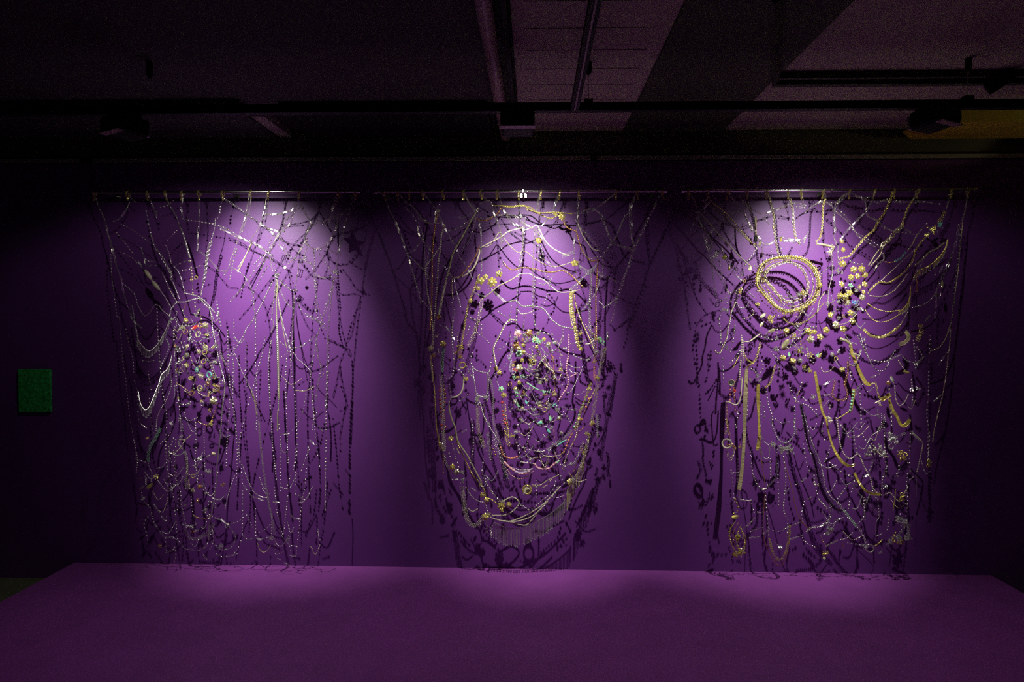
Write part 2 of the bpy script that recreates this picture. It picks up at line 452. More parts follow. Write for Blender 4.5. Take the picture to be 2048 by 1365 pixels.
# kind: (object name, noun, plural, category)
KIND = {'w': ('link_chain', 'long-link chain', 'long-link chains', 'chain'), 'd': ('bead_string', 'beaded thread', 'beaded threads', 'beads'),
        'b': ('bead_necklace', 'bead necklace', 'bead necklaces', 'necklace'), 'r': ('rope_necklace', 'rope necklace', 'rope necklaces', 'necklace'),
        'c': ('curb_chain', 'curb chain', 'curb chains', 'chain'), 'f': ('ribbon_necklace', 'flat ribbed necklace', 'flat ribbed necklaces', 'necklace'),
        'g': ('fringe_necklace', 'fringed necklace', 'fringed necklaces', 'necklace'), 'm': ('bead_collar', 'many-row bead necklace', 'many-row bead necklaces', 'necklace'),
        'u': ('smooth_cord', 'smooth cord', 'smooth cords', 'cord'), 'x': ('flower_chain', 'flower-link chain', 'flower-link chains', 'chain'),
        'n': ('spindle_necklace', 'necklace of fat spindles', 'necklaces of fat spindles', 'necklace'),
        'flower': ('flower_brooch', 'flower brooch', 'flower brooches', 'brooch'), 'ring': ('ring', 'small ring', 'small rings', 'ring'),
        'burst': ('sunburst_brooch', 'sunburst brooch', 'sunburst brooches', 'brooch'), 'leaf': ('leaf_charm', 'leaf charm', 'leaf charms', 'charm'),
        'disc': ('disc_charm', 'disc charm', 'disc charms', 'charm'), 'cluster': ('bead_cluster', 'bead cluster', 'bead clusters', 'brooch'),
        'cross': ('cross_charm', 'cross charm', 'cross charms', 'charm'), 'bow': ('bow_brooch', 'bow brooch', 'bow brooches', 'brooch'),
        'pin': ('safety_pin', 'safety pin', 'safety pins', 'pin'), 'bar': ('bar_charm', 'slim bar charm', 'slim bar charms', 'charm'),
        'drop': ('drop_earring', 'drop earring', 'drop earrings', 'earring'), 'cone': ('cone_charm', 'cone charm', 'cone charms', 'charm'),
        'knot': ('wire_knot', 'tangled knot brooch', 'tangled knot brooches', 'brooch')}
EXT = {'A': (190, 715), 'B': (780, 1310), 'C': (1380, 1940)}
def zone(side, u, v):
    a, b = EXT[side]
    t = (u - a) / (b - a)
    col = 'left' if t < 1 / 3 else 'centre' if t < 2 / 3 else 'right'
    row = 'top' if v < 480 else 'upper' if v < 640 else 'mid' if v < 800 else 'lower' if v < 960 else 'bottom'
    return row + ' ' + col
ITEMS = []
# strands that cross in the picture pass before or behind one another: a coarse record of what depth is taken where
DEP = np.arange(0.118, 0.196, 0.003)
OCC = np.zeros((1024, 700, len(DEP)), np.uint8)
def take_depth(px, w, pref):
    c = np.asarray(px); iu = np.clip((c[:, 0] / 2).astype(int), 1, 1022); iv = np.clip((c[:, 1] / 2).astype(int), 1, 698)
    cost = OCC[iu, iv].astype(float).sum(0)
    k = max(1, int(math.ceil(w * PX / 0.003 / 2)))
    c2 = np.array([cost[max(0, j - k):j + k + 1].sum() for j in range(len(DEP))]) + np.abs(DEP - pref) * 60 + rng.uniform(0, 0.8, len(DEP))
    j = int(np.argmin(c2)); h = max(0, int(w / 4))
    for du in range(-h, h + 1):
        for dv in range(-h, h + 1):
            OCC[np.clip(iu + du, 0, 1023), np.clip(iv + dv, 0, 699), max(0, j - k):j + k + 1] = 1
    return DEP[j]
def depth_path(n, d0, amp):
    x = np.linspace(0, 1, n)
    return d0 + amp * np.sin(x * math.pi * rng.uniform(0.6, 1.6) + rng.uniform(0, 6.28))
def to_world(px, side, d, shadow):
    if shadow:
        W = on_plane(px, 0.0); L = np.array(LAMP_POS[LAMP_OF[side]])
        return W + (L - W) * np.asarray(d, float).reshape(-1, 1)      # the lamp stands 1 m before the wall
    return on_plane(px, d)

def strand(side, kind, m, w, px, label=None, shadow=False, closed=False):
    C = smooth_path(px, 1.0, closed)
    d = depth_path(len(C), take_depth(C, w, 0.15), 0.0012)
    P = to_world(C, side, d, shadow)
    W = w * PX
    name = KIND[kind][0]
    root = empty(name, tuple(P[0]))
    uv = C[len(C) // 2]
    ITEMS.append([root, side, kind, m, C[:, 0].mean(), C[:, 1].mean(), label, shadow])
    T = tangents(P)
    Ltot = np.linalg.norm(np.diff(P, axis=0), axis=1).sum()
    def stuff(mb, nm, mm, smooth=False):
        o = mb.build(nm, mm, root, smooth); o['kind'] = 'stuff'; return o
    if kind == 'w':
        LL, WW, r = 0.0255, 0.0062 * max(w, 1) , 0.00105
        pitch = LL + 0.0075
        k = max(1, int(round(Ltot / pitch)))
        Q = even(P, Ltot / (2 * k)) if k * 2 + 1 >= 2 else P
        ctr = Q[1::2][:k]; kn = Q[0::2]
        TT = tangents(Q)[1::2][:k]
        V0, F0 = loop_mesh(1.0, 0.24, 0.0, 10, 4)
        V0, F0 = loop_mesh(LL, WW, r, 10, 4)
        mb = MB(); roll = rng.uniform(-0.7, 0.7, k) + (np.arange(k) % 2) * 0.5
        mb.many(V0, F0, ctr, rng.uniform(0.9, 1.08, (k, 1)) * np.ones((k, 3)), frames(TT, roll))
        stuff(mb, 'link_row', m)
        mb = MB(); s = rng.uniform(0.0034, 0.0048, len(kn))
        mb.many(SPH[0], SPH[1], kn + rng.normal(0, 0.0006, kn.shape), s)
        stuff(mb, 'bead_row', 'crystal' if rng.random() < .4 else 'silver', True)
    elif kind == 'd':
        mb = MB(); mb.tube(even(P, 0.02), 0.0005, 4, caps=False); mb.build('thread', 'wire', root)
        pitch = PX * rng.uniform(5.0, 8.0)
        k = max(2, int(Ltot / pitch))
        Q = even(P, Ltot / k) + rng.normal(0, 0.0012, (1, 3))
        keep = rng.random(len(Q)) < 0.9
        Q = Q[keep]
        mb = MB(); mb.many(SPH[0], SPH[1], Q, rng.uniform(0.32, 0.60, len(Q)) * W * 1.35)
        stuff(mb, 'bead_row', m, True)
    elif kind == 'b':
        mb = MB(); mb.tube(even(P, 0.012), 0.0006, 4, caps=False); mb.build('thread', 'wire', root)
        Q = even(P, W * 1.18)
        mb = MB(); mb.many(SPH[0], SPH[1], Q, rng.uniform(0.42, 0.54, len(Q)) * W)
        stuff(mb, 'bead_row', m, True)
    elif kind == 'r':
        Q = even(P, W * 0.34)
        TT = tangents(Q); Rm = frames(TT, np.arange(len(Q)) * 0.75)
        mb = MB()
        for a in (0, math.pi):
            off = Rm[:, :, 1] * math.cos(a) * W * 0.24
            mb.tube(Q + off, W * 0.29, 5)
        stuff(mb, 'twisted_strands', m, True)
    elif kind == 'u':
        mb = MB(); Q = even(P, 0.007)
        prof = np.minimum(1, np.minimum(np.arange(len(Q)), np.arange(len(Q))[::-1]) * 0.3 + 0.45)
        mb.tube(Q, W * 0.5 * prof, 8); mb.build('cord', m, root, True)
        for e in (0, -1):
            mb = MB(); mb.many(SPH[0], SPH[1], Q[e][None], np.array([W * .55])); mb.build('end_cap', 'palegold', root)
    elif kind == 'c':
        pitch = W * 0.78
        Q = even(P, pitch); TT = tangents(Q)
        V0, F0 = loop_mesh(W * 1.12, W * 0.86, W * 0.13, 10, 4)
        roll = np.where(np.arange(len(Q)) % 2 == 0, 0.55, -0.55) + rng.normal(0, 0.1, len(Q))
        mb = MB(); mb.many(V0, F0, Q, np.ones(len(Q)), frames(TT, roll))
        if W > 0.014 and len(Q) < 90:
            for k in range(len(Q)):
                mb = MB(); mb.many(V0, F0, Q[k:k + 1], np.ones(1), frames(TT[k:k + 1], roll[k:k + 1])); mb.build('link', m, root, True)
        else:
            stuff(mb, 'link_row', m, True)
    elif kind == 'f':
        pitch = 0.0042
        Q = even(P, pitch); TT = tangents(Q)
        n = len(Q)
        tw = 0.35 * np.sin(np.linspace(0, math.pi * rng.uniform(1.5, 3), n) + rng.uniform(0, 6))
        wd = W * (0.86 + 0.14 * np.sin(np.linspace(0, 9, n)))
        S = np.stack([np.full(n, pitch * 0.66), np.full(n, pitch * 0.62), wd], 1)
        Rf = frames(TT, tw)
        cz, sz = np.cos(0.62 + rng.normal(0, .1, n)), np.sin(0.62 + rng.normal(0, .1, n))
        Rr = np.zeros((n, 3, 3)); Rr[:, 0, 0] = cz; Rr[:, 0, 1] = -sz; Rr[:, 1, 0] = sz; Rr[:, 1, 1] = cz; Rr[:, 2, 2] = 1
        mb = MB(); mb.many(BOXM[0], BOXM[1], Q, S, Rf @ Rr); stuff(mb, 'rib_row', m)
        Rm = frames(TT, tw)
        mb = MB()
        for sgn in (-1, 1):
            mb.tube(Q[::3] + Rm[::3, :, 2] * (wd[::3] * 0.46 * sgn)[:, None], 0.0014, 4)
        stuff(mb, 'edge_wires', m)
    elif kind == 'm':
        rows = max(2, int(round(w / 2.6)))
        bw = W / rows * 0.95
        Q = even(P, bw * 1.3); TT = tangents(Q); Rm = frames(TT, np.zeros(len(Q)))
        mb = MB()
        for k in range(rows):
            o = (k - (rows - 1) / 2) * W / rows
            QQ = Q + Rm[:, :, 2] * o + TT / (np.linalg.norm(TT, axis=1)[:, None] + 1e-9) * bw * 0.5 * (k % 2) + rng.normal(0, bw * 0.10, Q.shape)
            mb.many(SPH[0], SPH[1], QQ, rng.uniform(0.36, 0.47, len(Q)) * bw)
        stuff(mb, 'bead_rows', m, rng.random() < 0.6)
        mb = MB(); mb.tube(even(P, 0.02), 0.0008, 4, caps=False); mb.build('thread', 'wire', root)
    elif kind == 'x':
        Q = even(P, W * 0.95); TT = tangents(Q)
        fl = flower_mesh(5)
        mb = MB(); roll = rng.uniform(0, 6.28, len(Q))
        R0 = np.stack([face_rot(rng.uniform(0, 6.28), rng.uniform(-.3, .3), rng.uniform(-.3, .3)) for _ in Q])
        for k in range(len(Q)):
            mb = MB(); mb.many(fl[0], fl[1], Q[k:k + 1], np.full(1, W * 0.55), R0[k:k + 1]); mb.build('flower_link', m, root)
    elif kind == 'n':
        Q = even(P, 0.004); n = len(Q)
        s = np.linspace(0, 1, n)
        prof = 0.25 + 0.75 * np.abs(np.sin(s * math.pi * 2)) ** 0.8
        mb = MB(); mb.tube(Q, W * 0.5 * prof, 9); mb.build('spindle_row', m, root, True)
    elif kind == 'g':
        mb = MB(); Q = even(P, 0.0045); mb.many(SPH[0], SPH[1], Q, np.full(len(Q), 0.0027)); stuff(mb, 'top_row', m)
        return root, P
    return root, P

def flower_mesh(n=5, layers=1):
    """petals in the x-z plane facing -y, radius 1"""
    V = []; F = []
    for l in range(layers):
        rr = 1 - 0.4 * l; yy = -0.22 * l
        for k in range(n):
            a = 2 * math.pi * (k + 0.5 * l) / n
            c, s = math.cos(a), math.sin(a)
            hw = 0.62 * math.pi / n * 1.6
            base = len(V)
            for (ra, sa, y) in ((0.15, 0, -0.1), (0.6, hw, 0.0), (0.93, hw * 0.72, 0.14), (1.0, 0, 0.08), (0.93, -hw * 0.72, 0.14), (0.6, -hw, 0.0), (0.6, 0, -0.12)):
                V.append((rr * ra * math.cos(a + sa * 0.9), yy + y, rr * ra * math.sin(a + sa * 0.9)))
            b = base
            F += [(b, b + 1, b + 6), (b + 1, b + 2, b + 6), (b + 2, b + 3, b + 6), (b + 3, b + 4, b + 6), (b + 4, b + 5, b + 6), (b + 5, b, b + 6)]
            b2 = len(V)                                                # the petal's back, for thickness
            for q in range(7):
                x, y, z = V[base + q]; V.append((x, y + 0.12, z))
            F += [(b2 + 1, b2, b2 + 6), (b2 + 2, b2 + 1, b2 + 6), (b2 + 3, b2 + 2, b2 + 6), (b2 + 4, b2 + 3, b2 + 6), (b2 + 5, b2 + 4, b2 + 6), (b2, b2 + 5, b2 + 6)]
            for q in range(6):
                q2 = (q + 1) % 6
                F += [(base + q, b2 + q, b2 + q2), (base + q, b2 + q2, base + q2)]
    return np.array(V), np.array(F)
def face_rot(roll=0.0, yaw=0.0, tilt=0.0):
    return np.array((Matrix.Rotation(yaw, 3, 'Z') @ Matrix.Rotation(tilt, 3, 'X') @ Matrix.Rotation(roll, 3, 'Y')))
def charm(side, kind, m, size, u, v, label=None, rot=None, d=None):
    if d is None: d = take_depth(np.array([(u + a, v + b) for a in (-size / 3, 0, size / 3) for b in (-size / 3, 0, size / 3)]), size * 0.5, 0.168)
    p = on_plane([(u, v)], d)[0]
    S = size * PX / 2
    root = empty(KIND[kind][0], tuple(p))
    ITEMS.append([root, side, kind, m, u, v, label, False])
    a = rng.uniform(0, 6.28) if rot is None else math.radians(rot)
    R = face_rot(a, rng.uniform(-.35, .35), rng.uniform(-.45, .1))
    R1 = R[None]; one = np.ones(1)
    def put(V, F, nm, mm, s=S, smooth=False, off=(0, 0, 0)):
        mb = MB(); mb.many(np.asarray(V, float), np.asarray(F), (p + R @ np.array(off, float))[None], np.full(1, s), R1)
        return mb.build(nm, mm, root, smooth)
    def path(L, nm, mm, r, closed=False, n=6, smooth=True):
        mb = MB(); mb.tube(p + (np.asarray(L, float) * S) @ R.T, r * S, n, closed=closed)
        return mb.build(nm, mm, root, smooth)
    t = np.linspace(0, 2 * math.pi, 17)[:-1]
    if kind == 'flower':
        n = int(rng.integers(5, 8))
        put(*flower_mesh(n, 2), 'petals', m)
        put(SPH[0] * [1, .8, 1], SPH[1], 'centre', 'gold' if m not in ('gold', 'palegold') else 'pearl', S * 0.24, off=(0, -0.3 * S, 0))
    elif kind == 'ring':
        path(np.stack([np.cos(t) * 0.82, 0 * t, np.sin(t) * 0.82], 1), 'band', m, 0.17, True)
        put(*_DIA, 'stone', 'crystal' if m != 'teal' else 'teal', S * 0.28, off=(0.0, -0.1 * S, 0.85 * S))
        mb = MB(); mb.many(SPH[0], SPH[1], p + (np.stack([np.cos(t), 0 * t - .15, np.sin(t)], 1) * S * .84) @ R.T, np.full(16, S * .13)); mb.build('stud_row', m, root)['kind'] = 'stuff'
    elif kind == 'burst':
        n = 14
        mb = MB()
        for k in range(n):
            b = 2 * math.pi * k / n; ln = 1.0 if k % 2 else 0.72
            L = np.array([(0.2 * math.cos(b), 0, 0.2 * math.sin(b)), (ln * math.cos(b), -0.05, ln * math.sin(b))])
            mb.tube(p + (L * S) @ R.T, [0.10 * S, 0.05 * S], 4)
            mb.many(*_DIA, (p + R @ (L[1] * S))[None], np.full(1, S * 0.13))
        o = mb.build('rays', m, root); o['kind'] = 'stuff'
        put(SPH_BIG[0] * [1, .7, 1], SPH_BIG[1], 'centre', 'crystal' if m in ('silver', 'crystal') else 'pearl', S * 0.34, True, off=(0, -0.1 * S, 0))
    elif kind == 'leaf':
        x = np.linspace(-1, 1, 9); wd = 0.42 * np.sqrt(np.clip(1 - x ** 2, 0, 1)) * (1 - 0.25 * x) + 0.02
        V = []; F = []
        for k in range(9):
            V += [(x[k], 0.05, -wd[k]), (x[k], -0.14, 0), (x[k], 0.05, wd[k]), (x[k], 0.12, 0)]
        for k in range(8):
            for q in range(4):
                F.append((4 * k + q, 4 * k + (q + 1) % 4, 4 * k + 4 + (q + 1) % 4, 4 * k + 4 + q))
        put(V, F, 'blade', m)
        path([(-1.35, 0, 0), (-1, 0, 0), (0.9, -0.13, 0)], 'midrib', 'palegold', 0.07, n=5)
    elif kind == 'disc':
        V = []; F = []; n = 14
        for rr, y in ((1.0, 0.1), (1.0, -0.05), (0.8, -0.15), (0.5, -0.1), (0.0, -0.22)):
            for k in range(n): V.append((rr * math.cos(2 * math.pi * k / n), y, rr * math.sin(2 * math.pi * k / n)))
        for j in range(4):
            for k in range(n):
                q = (k + 1) % n; F.append((j * n + k, j * n + q, (j + 1) * n + q, (j + 1) * n + k))
        put(V, F, 'plate', m)
        path([(0, 0, 1.0), (0, -0.1, 1.25), (0, 0.1, 1.25), (0, 0, 1.0)], 'loop', 'gold', 0.07, n=5)
    elif kind == 'cluster':
        n = 16
        q = rng.normal(0, 0.42, (n, 3)) * [1, 0.5, 1]
        mb = MB(); mb.many(SPH[0], SPH[1], p + (q * S) @ R.T, rng.uniform(0.16, 0.30, n) * S); mb.build('beads', m, root)['kind'] = 'stuff'
        q = rng.normal(0, 0.5, (9, 3)) * [1, 0.5, 1]
        mb = MB(); mb.many(*_DIA, p + (q * S) @ R.T, rng.uniform(0.12, 0.22, 9) * S); mb.build('stones', 'crystal', root)['kind'] = 'stuff'
    elif kind == 'cross':
        for k in range(4):
            b = k * math.pi / 2
            path([(0.15 * math.cos(b), 0, 0.15 * math.sin(b)), (0.6 * math.cos(b), 0, 0.6 * math.sin(b)), (1.0 * math.cos(b), 0, 1.0 * math.sin(b))], 'arm', m, 0.16)
        put(SPH[0], SPH[1], 'centre', 'crystal', S * 0.28)
    elif kind == 'bow':
        for sg in (-1, 1):
            b = np.linspace(0, 2 * math.pi, 11)[:-1]
            path(np.stack([sg * (0.5 + 0.45 * np.cos(b)), 0.1 * np.sin(b * 2), 0.38 * np.sin(b) * (0.6 + 0.4 * np.cos(b))], 1), 'bow_loop', m, 0.14, True)
        for sg in (-1, 1):
            path([(0, 0, -0.1), (sg * 0.3, -0.05, -0.5), (sg * 0.55, 0, -0.85)], 'tail', m, 0.11)
        put(SPH[0], SPH[1], 'knot', m, S * 0.27)
    elif kind == 'pin':
        path([(1.0, 0, 0.08), (-0.8, 0, 0.13), (-1.0, 0, 0.0), (-0.8, 0, -0.13), (0.95, 0, -0.12)], 'wire_body', 'silver', 0.055, n=5)
        path([(0.72, 0, 0), (1.0, 0, 0), (1.12, 0, 0)], 'cap', 'silver', 0.17)
    elif kind == 'bar':
        path([(-1, 0, 0), (-0.9, 0, 0), (0.9, 0, 0), (1, 0, 0)], 'rod', m, 0.11)
        for sg in (-1, 1): put(SPH[0], SPH[1], 'end_bead', m, S * 0.17, off=(sg * S, 0, 0))
    elif kind == 'drop':
        R[:] = face_rot(0, rng.uniform(-.5, .5), 0)
        path([(0, 0, 1.0), (0, 0, 0.55)], 'hook', 'gold', 0.06, n=5)
        put(*_DIA, 'top_stone', 'crystal', S * 0.28, off=(0, 0, 0.55 * S))
        z = np.linspace(0.35, -1, 7); path(np.stack([0 * z, 0 * z, z], 1), 'drop_body', m, np.array([.06, .14, .22, .28, .3, .22, .05]), n=8)
    elif kind == 'cone':
        R[:] = face_rot(0, 0, 0.1)
        z = np.linspace(1, -1, 6); path(np.stack([0 * z, 0 * z, z], 1), 'cone_body', m, np.array([.05, .15, .28, .4, .52, .5]), n=9, smooth=False)
        put(SPH[0], SPH[1], 'top_bead', 'gold', S * 0.2, off=(0, 0, S))
    elif kind == 'knot':
        b = np.linspace(0, 2 * math.pi, 41)[:-1]
        L = np.stack([np.cos(b) * (0.75 + 0.25 * np.cos(5 * b)), 0.25 * np.sin(5 * b), np.sin(b) * (0.75 + 0.25 * np.cos(5 * b + 0.7))], 1)
        path(L, 'wire_loop', m, 0.09, True, n=5)
        L = np.stack([np.cos(b) * (0.45 + 0.2 * np.cos(7 * b)), 0.25 * np.cos(7 * b), np.sin(b + .6) * (0.5 + 0.2 * np.sin(7 * b))], 1)
        path(L, 'wire_loop', m, 0.08, True, n=5)
    return root

def fringe(side, m, px, lens, label=None, pitch=2.9, w=1.3, drop_m=None):
    """a beaded line with a row of hanging strings; lens in pixels along the line"""
    root, P = strand(side, 'g', m, w, px, label)
    s = np.r_[0, np.cumsum(np.linalg.norm(np.diff(P, axis=0), axis=1))]
    n = int(s[-1] / (pitch * PX))
    mb = MB(); Lk = np.interp(np.linspace(0, 1, n), np.linspace(0, 1, len(lens)), lens)
    tips = []
    for k, t in enumerate(np.linspace(0, s[-1], n)):
        if rng.random() < 0.06: continue
        p = np.array([np.interp(t, s, P[:, q]) for q in range(3)])
        L = Lk[k] * PX * rng.uniform(0.9, 1.05)
        if L < 0.003: continue
        jx = rng.normal(0, 0.0015, 2)
        e = p + np.array([jx[0], jx[1], -L])
        cnt = max(2, int(L / (w * PX * 1.35)))
        Q = p + (e - p) * np.linspace(0.04, 1, cnt)[:, None]
        mb.tube(np.array([p, (p + e) / 2, e]), 0.0011 * w / 1.3, 4)
        mb.many(_DIA[0], _DIA[1], Q, rng.uniform(0.45, 0.62, cnt) * w * PX)
        tips.append(e)
    o = mb.build('fringe_strings', drop_m or m, root); o['kind'] = 'stuff'
    mb = MB(); tips = np.array(tips)
    mb.many(SPH[0], SPH[1], tips, rng.uniform(0.55, 0.8, len(tips)) * w * PX); o = mb.build('tip_beads', 'crystal', root); o['kind'] = 'stuff'
    return root

# ------------------------------------------------------------------ rods
RD = 0.15
RODS = [('A', 186, 718, 384.6, 383.6, (452, 690, 205)), ('B', 752, 1331, 384.0, 381.7, (1046, 1312, 765)), ('C', 1366, 1950, 381.8, 379.5, (1389, 1662, 1934))]
for sd, u0, u1, v0, v1, br in RODS:
    a, b = on_plane([(u0, v0)], RD)[0], on_plane([(u1, v1)], RD)[0]
    zr = (a[2] + b[2]) / 2
    root = empty('hanging_rod', ((a[0] + b[0]) / 2, -RD, zr), 'slim steel rod on wall brackets carrying the %s jewellery hanging' % SIDE_OF[sd], 'rod')
    mb = MB(); mb.tube([(a[0], -RD, zr), (a[0] * .67 + b[0] * .33, -RD, zr), (b[0], -RD, zr)], 0.0085, 16); mb.build('bar', 'steel', root, True)
    for e in (a, b):
        mb = MB(); mb.tube([(e[0] - 0.008, -RD, zr), (e[0] + 0.008, -RD, zr)], 0.011, 12); mb.build('end_cap', 'steel', root)
    for u in br:
        x = on_plane([(u, 383)], RD)[0][0]
        bk = MB(); bk.tube([(x, -RD + 0.004, zr), (x, -0.06, zr), (x, -0.004, zr)], 0.006, 8); o = bk.build('bracket', 'steel', root, True)
        mb = MB(); mb.tube([(x, -0.006, zr), (x, -0.0008, zr)], 0.02, 14); mb.build('wall_plate', 'steel', o)
        mb = MB(); mb.bev_box((x, -RD, zr + 0.001), (0.013, 0.024, 0.022), 0.003); mb.build('clamp', 'steel', o)
HOOKS = {'A': (189, 256, 294, 330, 364, 397.6, 445, 501.8, 538, 598.5, 677.6, 712), 'B': (768, 796, 819, 846, 886, 927.6, 962.7, 995, 1036.8, 1081.6, 1119.7, 1157.5, 1232, 1275, 1324.5),
         'C': (1378, 1416.7, 1457, 1494.7, 1534, 1576, 1602.4, 1647.5, 1699.7, 1749, 1787, 1836, 1903, 1935)}
ORD = ['first', 'second', 'third', 'fourth', 'fifth', 'sixth', 'seventh', 'eighth', 'ninth', 'tenth', 'eleventh', 'twelfth', 'thirteenth', 'fourteenth', 'fifteenth',
       'sixteenth', 'seventeenth', 'eighteenth', 'nineteenth', 'twentieth', '21st', '22nd', '23rd', '24th', '25th', '26th', '27th', '28th', '29th', '30th']
def hook_proto():
    root = empty('rod_hook', (0, 0, 0))
    t = np.arange(14) * 2 * math.pi / 14
    for k, dx in enumerate((-0.004, 0.004)):
        mb = MB(); mb.tube(np.stack([dx + 0.004 * np.sin(t + k), 0.0125 * np.cos(t), -0.004 + 0.0165 * np.sin(t)], 1), 0.0016, 5, closed=True)
        mb.build('rod_loop', 'gold', root)
    for k in range(3):
        V0, F0 = loop_mesh(0.011, 0.0085, 0.0014, 8, 4)
        mb = MB(); mb.many(V0, F0, np.array([(0.0, 0.0, -0.023 - 0.0085 * k)]), np.ones(1), frames(np.array([[0, 0, 1.0]]), np.array([0.5 + 1.2 * k])))
        mb.build('link', 'gold', root)
    return root
H0 = hook_proto(); first = True
for sd in 'ABC':
    row = [r for r in RODS if r[0] == sd][0]
    for k, u in enumerate(HOOKS[sd]):
        v = row[3] + (row[4] - row[3]) * (u - row[1]) / (row[2] - row[1])
        p = on_plane([(u, v)], RD)[0]
        if first: h = H0; first = False
        else:
            h = H0.copy(); COL.objects.link(h)
            for ch in H0.children:
                c = ch.copy(); COL.objects.link(c); c.parent = h
        zr = [o for o in COL.objects if o.name.startswith('hanging_rod') and 'left middle right'.split()['ABC'.index(sd)] in o.get('label', '')][0].location[2]
        h.location = (p[0], -RD, zr - 0.0035)
        h.rotation_euler = (0, rng.uniform(-.2, .2), rng.uniform(-.5, .5))
        tag(h, '%s gold loop hook from left on the %s steel rod' % (ORD[k], SIDE_OF[sd]), 'hook', 'gold loop hooks on the %s rod' % SIDE_OF[sd])

